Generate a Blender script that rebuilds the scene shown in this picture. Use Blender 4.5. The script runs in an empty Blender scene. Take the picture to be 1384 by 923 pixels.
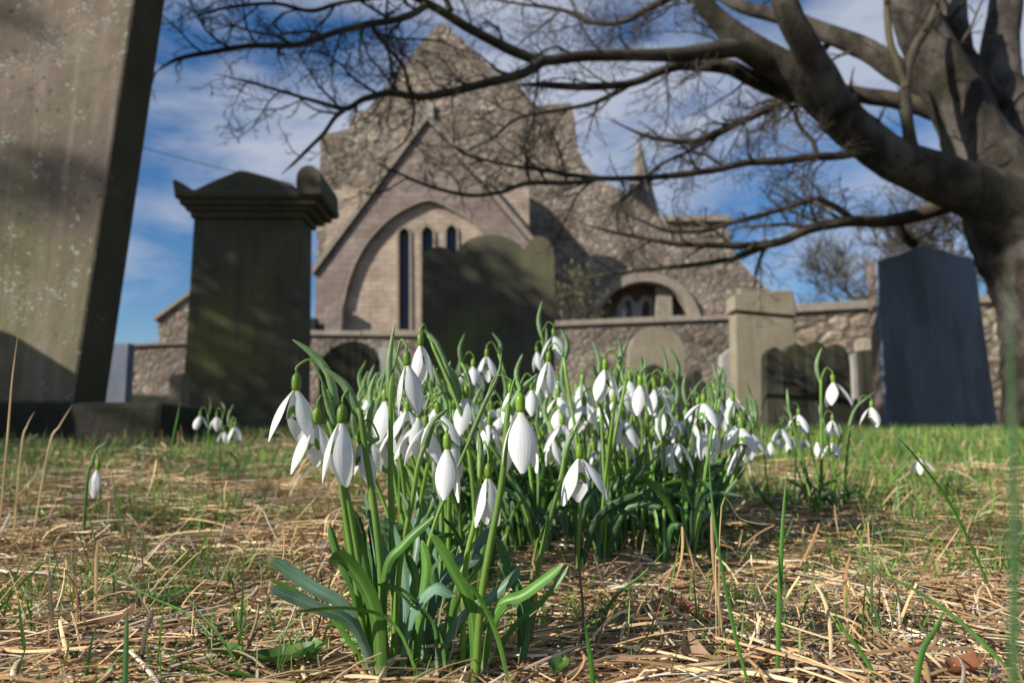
import bpy, math, random
import numpy as np
from mathutils import Vector, Matrix, noise
from mathutils.geometry import tessellate_polygon
random.seed(7)
RS = np.random.RandomState(11)
sc = bpy.context.scene
C = sc.collection
R = math.radians

# ---------------------------------------------------------------- camera, sky, sun
F = 923.0; CX, CY = 692.0, 461.5; PITCH = R(8.6); CAMZ = 0.12
cd = bpy.data.cameras.new('camera'); cam = bpy.data.objects.new('camera', cd); C.objects.link(cam)
cam.location = (0, 0, CAMZ); cam.rotation_euler = (R(90) + PITCH, 0, 0)
cd.sensor_width = 36; cd.lens = 24; cd.clip_start = 0.005; cd.clip_end = 3000
cd.dof.use_dof = True; cd.dof.focus_distance = 0.39; cd.dof.aperture_fstop = 9.0; cd.dof.aperture_blades = 7
sc.camera = cam
SUN = Vector((-.84, -.46, .50)).normalized()
el = math.asin(SUN.z)
w = bpy.data.worlds.new('World'); sc.world = w; w.use_nodes = True
nt = w.node_tree; N = nt.nodes; L = nt.links; N.clear()
sky = N.new('ShaderNodeTexSky'); sky.sky_type = 'NISHITA'; sky.sun_disc = False
sky.sun_elevation = el; sky.sun_rotation = R(241); sky.air_density = 1.0; sky.dust_density = .3; sky.ozone_density = 2.5
tc = N.new('ShaderNodeTexCoord'); mp = N.new('ShaderNodeMapping'); mp.inputs['Scale'].default_value = (1.0, 1.0, 2.6); mp.inputs['Location'].default_value = (3.37, .2, .35)
mp.inputs['Rotation'].default_value = (0, R(14), 0)
nz = N.new('ShaderNodeTexNoise'); nz.inputs['Scale'].default_value = 2.3; nz.inputs['Detail'].default_value = 7; nz.inputs['Roughness'].default_value = .56; nz.inputs['Distortion'].default_value = .35
rp = N.new('ShaderNodeValToRGB'); rp.color_ramp.elements[0].position = .43; rp.color_ramp.elements[1].position = .61
rp.color_ramp.elements[1].color = (.92, .92, .92, 1)
bg1 = N.new('ShaderNodeBackground'); bg1.inputs['Strength'].default_value = .082
bg2 = N.new('ShaderNodeBackground'); bg2.inputs['Strength'].default_value = .47; bg2.inputs['Color'].default_value = (.76, .83, 1, 1)
mx = N.new('ShaderNodeMixShader'); wo = N.new('ShaderNodeOutputWorld')
L.new(tc.outputs['Generated'], mp.inputs[0]); L.new(mp.outputs[0], nz.inputs['Vector']); L.new(nz.outputs[0], rp.inputs[0])
hsv = N.new('ShaderNodeHueSaturation'); hsv.inputs['Saturation'].default_value = 1.28; hsv.inputs['Hue'].default_value = .505; L.new(sky.outputs[0], hsv.inputs['Color']); L.new(hsv.outputs[0], bg1.inputs['Color']); L.new(rp.outputs[0], mx.inputs[0]); L.new(bg1.outputs[0], mx.inputs[1]); L.new(bg2.outputs[0], mx.inputs[2]); L.new(mx.outputs[0], wo.inputs[0])
sd = bpy.data.lights.new('sun', 'SUN'); sd.energy = 5.0; sd.angle = R(.53); sd.color = (1, .95, .87)
so = bpy.data.objects.new('sun', sd); C.objects.link(so); so.rotation_euler = SUN.to_track_quat('Z', 'Y').to_euler()
sc.view_settings.view_transform = 'Standard'; sc.view_settings.look = 'None'; sc.view_settings.exposure = .47; sc.view_settings.gamma = 1
sc.render.engine = 'CYCLES'; sc.cycles.use_denoising = True; sc.cycles.max_bounces = 6; sc.cycles.transparent_max_bounces = 8

# ---------------------------------------------------------------- helpers
FW = Vector((0, math.cos(PITCH), math.sin(PITCH))); UP = Vector((0, -math.sin(PITCH), math.cos(PITCH)))
def P(px, py, Y):
    d = FW + Vector((1, 0, 0)) * ((px - CX) / F) - UP * ((py - CY) / F)
    return Vector((0, 0, CAMZ)) + d * (Y / d.y)
def lerp(a, b, t): return a + (b - a) * t
GY = [-50, .5, .65, .8, 1, 1.5, 2, 4, 5, 8, 12, 30, 100, 600]
GZ = [0, 0, .004, .012, .028, .066, .098, .18, .215, .34, .45, .8, 1.5, 3]
def gz(x, y):
    z = float(np.interp(y, GY, GZ))
    k = .006 if y < 3 else .02
    return z + k * noise.noise(Vector((x * 7, y * 7, 0))) + .3 * k * noise.noise(Vector((x * 31, y * 31, 3)))
class MB:
    def __init__(s): s.v = []; s.f = []; s.uv = None; s.mi = []
    def add(s, vs, fs, mi=0):
        o = len(s.v); s.v += [Vector(v) for v in vs]; s.f += [tuple(i + o for i in f) for f in fs]; s.mi += [mi] * len(fs)
def root_loc(o):
    while o.parent: o = o.parent
    return o.location
def obj(name, mb, mats, parent=None, smooth=False, bevel=0):
    me = bpy.data.meshes.new(name)
    off = Vector(root_loc(parent)) if parent else Vector((0, 0, 0))
    o = bpy.data.objects.new(name, me)
    if parent is None:
        n = len(mb.v); off = Vector((sum(v.x for v in mb.v) / n, sum(v.y for v in mb.v) / n, min(v.z for v in mb.v)))
        o.location = off
    me.from_pydata([tuple(v - off) for v in mb.v], [], mb.f)
    for m in (mats if isinstance(mats, (list, tuple)) else [mats]): me.materials.append(m)
    if any(mb.mi): me.polygons.foreach_set('material_index', mb.mi)
    if mb.uv:
        ul = me.uv_layers.new(name='UVMap'); li = np.empty(len(me.loops), dtype=np.int32); me.loops.foreach_get('vertex_index', li)
        ul.data.foreach_set('uv', np.array(mb.uv, dtype=np.float32)[li].ravel())
    if smooth: me.polygons.foreach_set('use_smooth', [True] * len(me.polygons))
    C.objects.link(o)
    if parent: o.parent = parent
    if bevel:
        b = o.modifiers.new('bevel', 'BEVEL'); b.width = bevel; b.segments = 2; b.limit_method = 'ANGLE'; b.angle_limit = R(35)
    return o
def tag(o, label, cat, group=None, kind=None):
    if label: o['label'] = label
    if cat: o['category'] = cat
    if group: o['group'] = group
    if kind: o['kind'] = kind
    return o
def thing(name, label, cat, loc, group=None):
    o = bpy.data.objects.new(name, None); C.objects.link(o); o.location = loc; o.empty_display_size = .05
    return tag(o, label, cat, group)
def spline(pts, n):
    pts = [Vector(p) for p in pts]
    if len(pts) == 2: return [pts[0].lerp(pts[1], i / n) for i in range(n + 1)]
    q = [pts[0] * 2 - pts[1]] + pts + [pts[-1] * 2 - pts[-2]]
    out = []; m = len(pts) - 1
    for i in range(n + 1):
        t = i / n * m; k = min(int(t), m - 1); t -= k
        a, b, c, d = q[k], q[k + 1], q[k + 2], q[k + 3]
        out.append(.5 * ((2 * b) + (c - a) * t + (2 * a - 5 * b + 4 * c - d) * t * t + (3 * b - a - 3 * c + d) * t ** 3))
    return out
def interp1(vals, n):
    return list(np.interp(np.linspace(0, 1, n + 1), np.linspace(0, 1, len(vals)), vals))
def tube(mb, pts, rad, sides=6, cap=True, wob=0):
    n = len(pts); o = len(mb.v); ref = None; vs = []
    for i, p in enumerate(pts):
        t = (pts[min(i + 1, n - 1)] - pts[max(i - 1, 0)]); t = t.normalized() if t.length > 1e-9 else Vector((0, 0, 1))
        if ref is None:
            ref = t.cross(Vector((.31, .2, .93)));
            if ref.length < .1: ref = t.cross(Vector((1, 0, 0)))
        ref = (ref - t * ref.dot(t)).normalized(); b = t.cross(ref)
        for k in range(sides):
            a = 2 * math.pi * k / sides; rr = rad[i]
            if wob: rr *= 1 + wob * noise.noise(p * 6 + Vector((math.cos(a), math.sin(a), 0)) * .8) + wob * .5 * noise.noise(p * 17 + Vector((math.cos(a), math.sin(a), 0)) * 1.5)
            vs.append(p + (ref * math.cos(a) + b * math.sin(a)) * rr)
    fs = [(i * sides + k, i * sides + (k + 1) % sides, (i + 1) * sides + (k + 1) % sides, (i + 1) * sides + k) for i in range(n - 1) for k in range(sides)]
    if cap: fs += [tuple(range(sides))[::-1], tuple((n - 1) * sides + k for k in range(sides))]
    mb.add(vs, fs)
def box(mb, a, b):
    x0, y0, z0 = a; x1, y1, z1 = b
    mb.add([(x0, y0, z0), (x1, y0, z0), (x1, y1, z0), (x0, y1, z0), (x0, y0, z1), (x1, y0, z1), (x1, y1, z1), (x0, y1, z1)],
           [(0, 3, 2, 1), (4, 5, 6, 7), (0, 1, 5, 4), (1, 2, 6, 5), (2, 3, 7, 6), (3, 0, 4, 7)])
def slab(mb, outline, y0, y1, holes=()):
    """prism with holes; outlines are lists of (x,z)"""
    loops = [outline] + list(holes)
    tri = tessellate_polygon([[Vector((x, z, 0)) for x, z in l] for l in loops])
    flat = [p for l in loops for p in l]; n = len(flat); o = []
    fs = [t for t in tri] + [(t[0] + n, t[2] + n, t[1] + n) for t in tri]
    k = 0
    for l in loops:
        m = len(l)
        for i in range(m): a = k + i; b = k + (i + 1) % m; fs.append((a, b, b + n, a + n))
        k += m
    mb.add([(x, y0, z) for x, z in flat] + [(x, y1, z) for x, z in flat], fs)
def fixn(o):
    import bmesh
    bm = bmesh.new(); bm.from_mesh(o.data); bmesh.ops.remove_doubles(bm, verts=bm.verts, dist=1e-5); bmesh.ops.recalc_face_normals(bm, faces=bm.faces); bm.to_mesh(o.data); bm.free(); return o
def xz(pts, Y): return [(P(x, y, Y).x, P(x, y, Y).z) for x, y in pts]
def jag(pts, step, amp, seed=0):
    rr = random.Random(seed); out = []
    for i in range(len(pts)):
        a, b = Vector(pts[i]), Vector(pts[(i + 1) % len(pts)]); out.append(tuple(a)); n = int((b - a).length / step)
        for k in range(1, n):
            q = a.lerp(b, k / n); out.append((q.x + rr.uniform(-amp, amp), q.y + rr.uniform(-amp, amp)))
    return out
def arc(cx, cy, rx, ry, a0, a1, n): return [(cx + rx * math.cos(R(lerp(a0, a1, i / n))), cy - ry * math.sin(R(lerp(a0, a1, i / n)))) for i in range(n + 1)]

# ---------------------------------------------------------------- materials
def newmat(name):
    m = bpy.data.materials.new(name); m.use_nodes = True; t = m.node_tree; b = t.nodes['Principled BSDF']; return m, t, t.nodes, t.links, b
def ramp(N, cols, pos=None):
    r = N.new('ShaderNodeValToRGB'); e = r.color_ramp.elements
    while len(e) < len(cols): e.new(.5)
    for i, c in enumerate(cols): e[i].position = pos[i] if pos else i / (len(cols) - 1); e[i].color = (*c, 1)
    return r
def noisy(name, cols, scale, rough=.85, bump=.3, bdist=.01, pos=None, stretch=(1, 1, 1), spots=None, spot_scale=30, spot_th=.12, patch=None, patch_scale=2, streak=None, spec=.3):
    m, t, N, L, b = newmat(name)
    tc = N.new('ShaderNodeTexCoord'); mp = N.new('ShaderNodeMapping'); mp.inputs['Scale'].default_value = stretch
    L.new(tc.outputs['Object'], mp.inputs[0])
    n1 = N.new('ShaderNodeTexNoise'); n1.inputs['Scale'].default_value = scale; n1.inputs['Detail'].default_value = 8; n1.inputs['Roughness'].default_value = .65
    L.new(mp.outputs[0], n1.inputs['Vector'])
    r = ramp(N, cols, pos or list(np.linspace(.3, .7, len(cols)))); L.new(n1.outputs[0], r.inputs[0]); col = r.outputs[0]
    def mix(fac, a, c):
        x = N.new('ShaderNodeMix'); x.data_type = 'RGBA'; L.new(fac, x.inputs[0]); L.new(a, x.inputs[6]); x.inputs[7].default_value = (*c, 1); return x.outputs[2]
    if patch:
        for i, pc in enumerate(patch):
            n2 = N.new('ShaderNodeTexNoise'); n2.inputs['Scale'].default_value = patch_scale * (1 + .6 * i); n2.inputs['Detail'].default_value = 4
            mo = N.new('ShaderNodeVectorMath'); mo.operation = 'ADD'; mo.inputs[1].default_value = (i * 7.3, 1.1, 4.4 * i); L.new(mp.outputs[0], mo.inputs[0]); L.new(mo.outputs[0], n2.inputs['Vector'])
            r2 = ramp(N, [(0, 0, 0), (.85, .85, .85)], [.48, .64]); L.new(n2.outputs[0], r2.inputs[0]); col = mix(r2.outputs[0], col, pc)
    if streak:
        n3 = N.new('ShaderNodeTexNoise'); n3.inputs['Scale'].default_value = 9; n3.inputs['Detail'].default_value = 5
        m3 = N.new('ShaderNodeMapping'); m3.inputs['Scale'].default_value = (2.2, 2.2, .16); L.new(tc.outputs['Object'], m3.inputs[0]); L.new(m3.outputs[0], n3.inputs['Vector'])
        r3 = ramp(N, [(0, 0, 0), (.7, .7, .7)], [.5, .68]); L.new(n3.outputs[0], r3.inputs[0]); col = mix(r3.outputs[0], col, streak)
    if spots:
        for i, (scol, ss, th) in enumerate(spots):
            v = N.new('ShaderNodeTexVoronoi'); v.inputs['Scale'].default_value = ss; v.inputs['Randomness'].default_value = 1
            wn = N.new('ShaderNodeTexNoise'); wn.inputs['Scale'].default_value = ss * 1.5; wn.inputs['Detail'].default_value = 4
            ad = N.new('ShaderNodeVectorMath'); ad.operation = 'MULTIPLY_ADD'; ad.inputs[1].default_value = (.9 / ss,) * 3
            L.new(tc.outputs['Object'], wn.inputs['Vector']); L.new(wn.outputs['Color'], ad.inputs[0]); L.new(tc.outputs['Object'], ad.inputs[2]); L.new(ad.outputs[0], v.inputs['Vector'])
            n4 = N.new('ShaderNodeTexNoise'); n4.inputs['Scale'].default_value = ss * .12; n4.inputs['Detail'].default_value = 3; L.new(tc.outputs['Object'], n4.inputs['Vector'])
            mm = N.new('ShaderNodeMapRange'); mm.inputs[1].default_value = .42; mm.inputs[2].default_value = .7; mm.inputs[3].default_value = 0; mm.inputs[4].default_value = th; L.new(n4.outputs[0], mm.inputs[0])
            lt = N.new('ShaderNodeMath'); lt.operation = 'LESS_THAN'; L.new(v.outputs['Distance'], lt.inputs[0]); L.new(mm.outputs[0], lt.inputs[1])
            ml = N.new('ShaderNodeMath'); ml.operation = 'MULTIPLY'; ml.inputs[1].default_value = .75; L.new(lt.outputs[0], ml.inputs[0]); col = mix(ml.outputs[0], col, scol)
    L.new(col, b.inputs['Base Color']); b.inputs['Roughness'].default_value = rough; b.inputs['Specular IOR Level'].default_value = spec
    nb = N.new('ShaderNodeTexNoise'); nb.inputs['Scale'].default_value = scale * 4; nb.inputs['Detail'].default_value = 8; nb.inputs['Roughness'].default_value = .7; L.new(mp.outputs[0], nb.inputs['Vector'])
    bp = N.new('ShaderNodeBump'); bp.inputs['Strength'].default_value = bump; bp.inputs['Distance'].default_value = bdist; L.new(nb.outputs[0], bp.inputs['Height']); L.new(bp.outputs[0], b.inputs['Normal'])
    return m
def rubble(name, cols, scale, mortar, stretch=(1, 1, 1.5), tint=None):
    m, t, N, L, b = newmat(name)
    tc = N.new('ShaderNodeTexCoord'); mp = N.new('ShaderNodeMapping'); mp.inputs['Scale'].default_value = stretch; L.new(tc.outputs['Object'], mp.inputs[0])
    wn = N.new('ShaderNodeTexNoise'); wn.inputs['Scale'].default_value = scale * 1.3; L.new(mp.outputs[0], wn.inputs['Vector'])
    ad = N.new('ShaderNodeVectorMath'); ad.operation = 'MULTIPLY_ADD'; ad.inputs[1].default_value = (.45 / scale,) * 3; L.new(wn.outputs['Color'], ad.inputs[0]); L.new(mp.outputs[0], ad.inputs[2])
    v = N.new('ShaderNodeTexVoronoi'); v.inputs['Scale'].default_value = scale; L.new(ad.outputs[0], v.inputs['Vector'])
    ve = N.new('ShaderNodeTexVoronoi'); ve.feature = 'DISTANCE_TO_EDGE'; ve.inputs['Scale'].default_value = scale; L.new(ad.outputs[0], ve.inputs['Vector'])
    sp = N.new('ShaderNodeSeparateColor'); L.new(v.outputs['Color'], sp.inputs[0]); r = ramp(N, cols); L.new(sp.outputs[0], r.inputs[0])
    n2 = N.new('ShaderNodeTexNoise'); n2.inputs['Scale'].default_value = scale * .12; n2.inputs['Detail'].default_value = 5; L.new(mp.outputs[0], n2.inputs['Vector'])
    r2 = ramp(N, [(.62, .6, .58), (1.2, 1.2, 1.2)], [.35, .65]); L.new(n2.outputs[0], r2.inputs[0])
    mu = N.new('ShaderNodeMix'); mu.data_type = 'RGBA'; mu.blend_type = 'MULTIPLY'; mu.inputs[0].default_value = 1; L.new(r.outputs[0], mu.inputs[6]); L.new(r2.outputs[0], mu.inputs[7])
    n3 = N.new('ShaderNodeTexNoise'); n3.inputs['Scale'].default_value = scale * 2.5; n3.inputs['Detail'].default_value = 6; L.new(tc.outputs['Object'], n3.inputs['Vector'])
    r4 = ramp(N, [(.55, .53, .52), (1.35, 1.33, 1.3)], [.3, .7]); L.new(n3.outputs[0], r4.inputs[0])
    mu2 = N.new('ShaderNodeMix'); mu2.data_type = 'RGBA'; mu2.blend_type = 'MULTIPLY'; mu2.inputs[0].default_value = 1; L.new(mu.outputs[2], mu2.inputs[6]); L.new(r4.outputs[0], mu2.inputs[7])
    r3 = ramp(N, [(1, 1, 1), (0, 0, 0)], [.0, .09]); L.new(ve.outputs['Distance'], r3.inputs[0])
    x = N.new('ShaderNodeMix'); x.data_type = 'RGBA'; L.new(r3.outputs[0], x.inputs[0]); L.new(mu2.outputs[2], x.inputs[6]); x.inputs[7].default_value = (*mortar, 1)
    L.new(x.outputs[2], b.inputs['Base Color']); b.inputs['Roughness'].default_value = .9; b.inputs['Specular IOR Level'].default_value = .2
    mi = N.new('ShaderNodeMath'); mi.operation = 'MINIMUM'; mi.inputs[1].default_value = .2; L.new(ve.outputs['Distance'], mi.inputs[0])
    hh = N.new('ShaderNodeMath'); hh.operation = 'MULTIPLY_ADD'; hh.inputs[1].default_value = .35; L.new(n3.outputs[0], hh.inputs[0]); L.new(mi.outputs[0], hh.inputs[2])
    bp = N.new('ShaderNodeBump'); bp.inputs['Strength'].default_value = .9; bp.inputs['Distance'].default_value = .45 / scale; L.new(hh.outputs[0], bp.inputs['Height']); L.new(bp.outputs[0], b.inputs['Normal'])
    return m
def ashlar(name, c1, c2, mort, bw, bh):
    m, t, N, L, b = newmat(name)
    tc = N.new('ShaderNodeTexCoord'); mp = N.new('ShaderNodeMapping'); mp.inputs['Rotation'].default_value = (R(-90), 0, 0); L.new(tc.outputs['Object'], mp.inputs[0])
    br = N.new('ShaderNodeTexBrick'); br.inputs['Scale'].default_value = 1; br.inputs['Brick Width'].default_value = bw; br.inputs['Row Height'].default_value = bh; br.inputs['Mortar Size'].default_value = .018
    br.inputs['Color1'].default_value = (*c1, 1); br.inputs['Color2'].default_value = (*c2, 1); br.inputs['Mortar'].default_value = (*mort, 1); L.new(mp.outputs[0], br.inputs['Vector'])
    n = N.new('ShaderNodeTexNoise'); n.inputs['Scale'].default_value = 1.3; n.inputs['Detail'].default_value = 9; n.inputs['Roughness'].default_value = .7; L.new(tc.outputs['Object'], n.inputs['Vector'])
    r = ramp(N, [(.55, .5, .5), (1.3, 1.3, 1.25)], [.3, .7]); L.new(n.outputs[0], r.inputs[0])
    mu = N.new('ShaderNodeMix'); mu.data_type = 'RGBA'; mu.blend_type = 'MULTIPLY'; mu.inputs[0].default_value = 1; L.new(br.outputs[0], mu.inputs[6]); L.new(r.outputs[0], mu.inputs[7]); L.new(mu.outputs[2], b.inputs['Base Color'])
    b.inputs['Roughness'].default_value = .9; bp = N.new('ShaderNodeBump'); bp.inputs['Strength'].default_value = .5; bp.inputs['Distance'].default_value = .03; L.new(n.outputs[0], bp.inputs['Height']); L.new(bp.outputs[0], b.inputs['Normal'])
    return m
def plant(name, cols, scale, trans=.3, rough=.45, attr=False, stretch=(1, 1, 1), bump=0, uv=False):
    m, t, N, L, b = newmat(name)
    if attr:
        a = N.new('ShaderNodeAttribute'); a.attribute_name = 'Col'; col = a.outputs['Color']
    else:
        tc = N.new('ShaderNodeTexCoord'); mp = N.new('ShaderNodeMapping'); mp.inputs['Scale'].default_value = stretch; L.new(tc.outputs['Object'], mp.inputs[0])
        n = N.new('ShaderNodeTexNoise'); n.inputs['Scale'].default_value = scale; n.inputs['Detail'].default_value = 5; L.new(mp.outputs[0], n.inputs['Vector'])
        r = ramp(N, cols, list(np.linspace(.35, .65, len(cols)))); L.new(n.outputs[0], r.inputs[0])
        oi = N.new('ShaderNodeObjectInfo'); hs = N.new('ShaderNodeHueSaturation'); mr = N.new('ShaderNodeMapRange'); mr.inputs[3].default_value = .75; mr.inputs[4].default_value = 1.25
        L.new(oi.outputs['Random'], mr.inputs[0]); L.new(mr.outputs[0], hs.inputs['Value']); L.new(r.outputs[0], hs.inputs['Color']); col = hs.outputs[0]
        if uv:   # parallel veins, a paler midrib, a papery sheath at the foot and a browned tip
            um = N.new('ShaderNodeUVMap'); sx = N.new('ShaderNodeSeparateXYZ'); L.new(um.outputs[0], sx.inputs[0])
            nv_ = N.new('ShaderNodeTexNoise'); nv_.inputs['Scale'].default_value = 1; nv_.inputs['Detail'].default_value = 3; ms = N.new('ShaderNodeMapping'); ms.inputs['Scale'].default_value = (28, 2.5, 1); L.new(um.outputs[0], ms.inputs[0]); L.new(ms.outputs[0], nv_.inputs['Vector'])
            rv = ramp(N, [(.62, .62, .62), (1.3, 1.3, 1.25)], [.35, .65]); L.new(nv_.outputs[0], rv.inputs[0])
            m1 = N.new('ShaderNodeMix'); m1.data_type = 'RGBA'; m1.blend_type = 'MULTIPLY'; m1.inputs[0].default_value = 1; L.new(col, m1.inputs[6]); L.new(rv.outputs[0], m1.inputs[7])
            rm = ramp(N, [(0, 0, 0), (.5, .5, .5), (0, 0, 0)], [.43, .5, .57]); L.new(sx.outputs[0], rm.inputs[0])
            m2 = N.new('ShaderNodeMix'); m2.data_type = 'RGBA'; L.new(rm.outputs[0], m2.inputs[0]); L.new(m1.outputs[2], m2.inputs[6]); m2.inputs[7].default_value = (.26, .36, .17, 1)
            rt = ramp(N, [(1, 1, 1), (0, 0, 0), (0, 0, 0), (.8, .8, .8)], [.05, .12, .965, 1]); L.new(sx.outputs[1], rt.inputs[0])
            m3 = N.new('ShaderNodeMix'); m3.data_type = 'RGBA'; L.new(rt.outputs[0], m3.inputs[0]); L.new(m2.outputs[2], m3.inputs[6]); m3.inputs[7].default_value = (.42, .4, .26, 1); col = m3.outputs[2]
    L.new(col, b.inputs['Base Color']); b.inputs['Roughness'].default_value = rough; b.inputs['Specular IOR Level'].default_value = .35
    tr = N.new('ShaderNodeBsdfTranslucent'); L.new(col, tr.inputs[0]); mx = N.new('ShaderNodeMixShader'); mx.inputs[0].default_value = trans
    L.new(b.outputs[0], mx.inputs[1]); L.new(tr.outputs[0], mx.inputs[2]); L.new(mx.outputs[0], N['Material Output'].inputs[0])
    if bump and not attr:
        bp = N.new('ShaderNodeBump'); bp.inputs['Strength'].default_value = bump; bp.inputs['Distance'].default_value = .001; L.new(n.outputs[0], bp.inputs['Height']); L.new(bp.outputs[0], b.inputs['Normal'])
    return m
M = {}
M['soil'] = noisy('soil', [(.03, .02, .011), (.075, .05, .03), (.13, .09, .055)], 30, .95, .8, .01, patch=[(.07, .085, .025)], patch_scale=1.2)
M['rubble'] = rubble('rubble_masonry', [(.13, .105, .085), (.33, .275, .21), (.26, .195, .155), (.22, .2, .175), (.45, .385, .29), (.17, .14, .11)], 3.0, (.14, .12, .10))
M['rubble2'] = rubble('rubble_wall', [(.13, .105, .08), (.29, .235, .18), (.22, .195, .16), (.34, .285, .22)], 5.5, (.15, .13, .105))
M['rubble3'] = rubble('squared_rubble', [(.2, .165, .12), (.34, .28, .2), (.28, .21, .16), (.38, .33, .25)], 3.3, (.13, .11, .08), stretch=(.8, 1, 1.5))
M['spire'] = noisy('spire_stone', [(.13, .115, .095), (.24, .21, .17)], 3, .9, .5, .03)
M['ashlar_pink'] = ashlar('pink_ashlar', (.27, .21, .18), (.21, .16, .14), (.17, .14, .12), .55, .26)
M['ashlar_tan'] = ashlar('tan_ashlar', (.42, .33, .25), (.37, .29, .225), (.27, .215, .17), .5, .2)
M['dressed'] = noisy('dressed_stone', [(.2, .165, .13), (.32, .27, .21)], 4, .9, .4, .02)
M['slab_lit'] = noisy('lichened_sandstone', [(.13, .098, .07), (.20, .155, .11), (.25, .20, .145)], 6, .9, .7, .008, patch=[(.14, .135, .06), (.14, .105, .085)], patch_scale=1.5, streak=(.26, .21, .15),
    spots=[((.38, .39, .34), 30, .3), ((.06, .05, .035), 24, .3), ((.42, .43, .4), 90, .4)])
M['slab_side'] = noisy('shaded_sandstone', [(.05, .045, .022), (.085, .07, .04)], 7, .9, .5, .006, spots=[((.2, .19, .16), 50, .3)])  # darker copy for the slab's right side, its shade put into the colour
M['plinth'] = noisy('dark_plinth', [(.018, .016, .012), (.04, .035, .026)], 8, .92, .9, .015, patch=[(.026, .03, .012)], patch_scale=3)  # stone darkened to stand in for the shade over the slab's plinth
M['dark'] = noisy('stained_shaded_sandstone', [(.055, .055, .038), (.115, .11, .075)], 5, .85, .5, .006, patch=[(.15, .155, .05), (.11, .09, .065)], patch_scale=1.7, streak=(.075, .07, .05), spots=[((.2, .19, .15), 40, .16)])  # dark stain plus painted-in tree shade; olive patches stand in for sun dapples
M['dark2'] = noisy('algae_shaded_black_stone', [(.012, .011, .008), (.028, .025, .018)], 5, .9, .5, .006, patch=[(.04, .042, .014)], patch_scale=2.2, streak=(.085, .08, .07))  # stain and algae, with the scalloped stone's shade put into the colour
M['tan'] = noisy('tan_sandstone', [(.2, .17, .12), (.31, .27, .2)], 5, .9, .4, .006, patch=[(.22, .19, .12)], patch_scale=2, streak=(.2, .165, .11))
M['grey'] = noisy('pale_stone', [(.24, .225, .2), (.37, .35, .31)], 6, .9, .4, .005)
M['slate'] = noisy('blue_slate', [(.10, .12, .16), (.17, .19, .235)], 9, .7, .45, .003, patch=[(.085, .09, .105)], patch_scale=3, stretch=(1, 1, .5), spots=[((.2, .21, .22), 120, .12)])
M['brown'] = noisy('brown_stone', [(.13, .095, .075), (.22, .165, .13)], 6, .9, .4, .005)
M['bark'] = noisy('bark', [(.018, .015, .011), (.07, .056, .044), (.17, .14, .11)], 9, .9, 1, .06, stretch=(1, 1, .5), patch=[(.045, .042, .022), (.21, .18, .15)], patch_scale=3, spots=[((.05, .04, .03), 14, .3)])
M['twig'] = noisy('twig_bark', [(.022, .017, .013), (.07, .055, .04)], 10, .85, .3, .003, patch=[(.10, .085, .045)], patch_scale=4)
M['wood'] = noisy('dead_wood', [(.06, .042, .03), (.19, .145, .11)], 90, .9, 1, .002, stretch=(.15, 1, 1))
M['glass'] = noisy('dark_leaded_glass', [(.012, .016, .025), (.03, .04, .06)], 6, .25, .2, .01)
M['iron'] = noisy('black_iron', [(.01, .01, .012), (.025, .025, .03)], 20, .4, .1, .002)
M['straw'] = plant('straw', None, 1, .12, .6, attr=True)
M['grass'] = plant('grass', None, 1, .35, .45, attr=True)
M['leaf'] = plant('snowdrop_leaf', [(.065, .17, .022), (.1, .24, .035), (.13, .28, .05)], 60, .3, .42, stretch=(1, 1, .25), bump=.2, uv=True)
M['leafblue'] = plant('glaucous_leaf', [(.08, .16, .09), (.12, .22, .14), (.16, .27, .19)], 60, .25, .4, stretch=(1, 1, .25), bump=.2, uv=True)
M['leafdark'] = plant('shaded_leaf', [(.045, .12, .035), (.07, .17, .055)], 50, .25, .42, stretch=(1, 1, .25), uv=True)
M['stem'] = plant('snowdrop_stem', [(.15, .29, .045), (.23, .38, .07)], 80, .3, .45, stretch=(1, 1, .2))
M['spathe'] = plant('spathe', [(.16, .29, .10), (.27, .38, .18)], 120, .4, .45)
M['ovary'] = plant('ovary', [(.13, .25, .02), (.2, .34, .035)], 150, .2, .38)
M['dryleaf'] = plant('dry_leaf', [(.24, .14, .08), (.42, .28, .17)], 70, .25, .7, bump=.6)
M['redleaf'] = plant('red_brown_leaf', [(.2, .075, .035), (.34, .14, .07)], 70, .25, .7, bump=.6)
M['weed'] = plant('weed_leaf', [(.06, .14, .03), (.12, .24, .05)], 90, .3, .5, bump=.5)
M['blade'] = plant('grass_blade', [(.05, .15, .02), (.09, .23, .035)], 90, .35, .4, stretch=(1, 1, .3))
M['drystem'] = plant('dry_stem', [(.3, .2, .09), (.48, .36, .18)], 90, .15, .6, stretch=(1, 1, .3))
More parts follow.
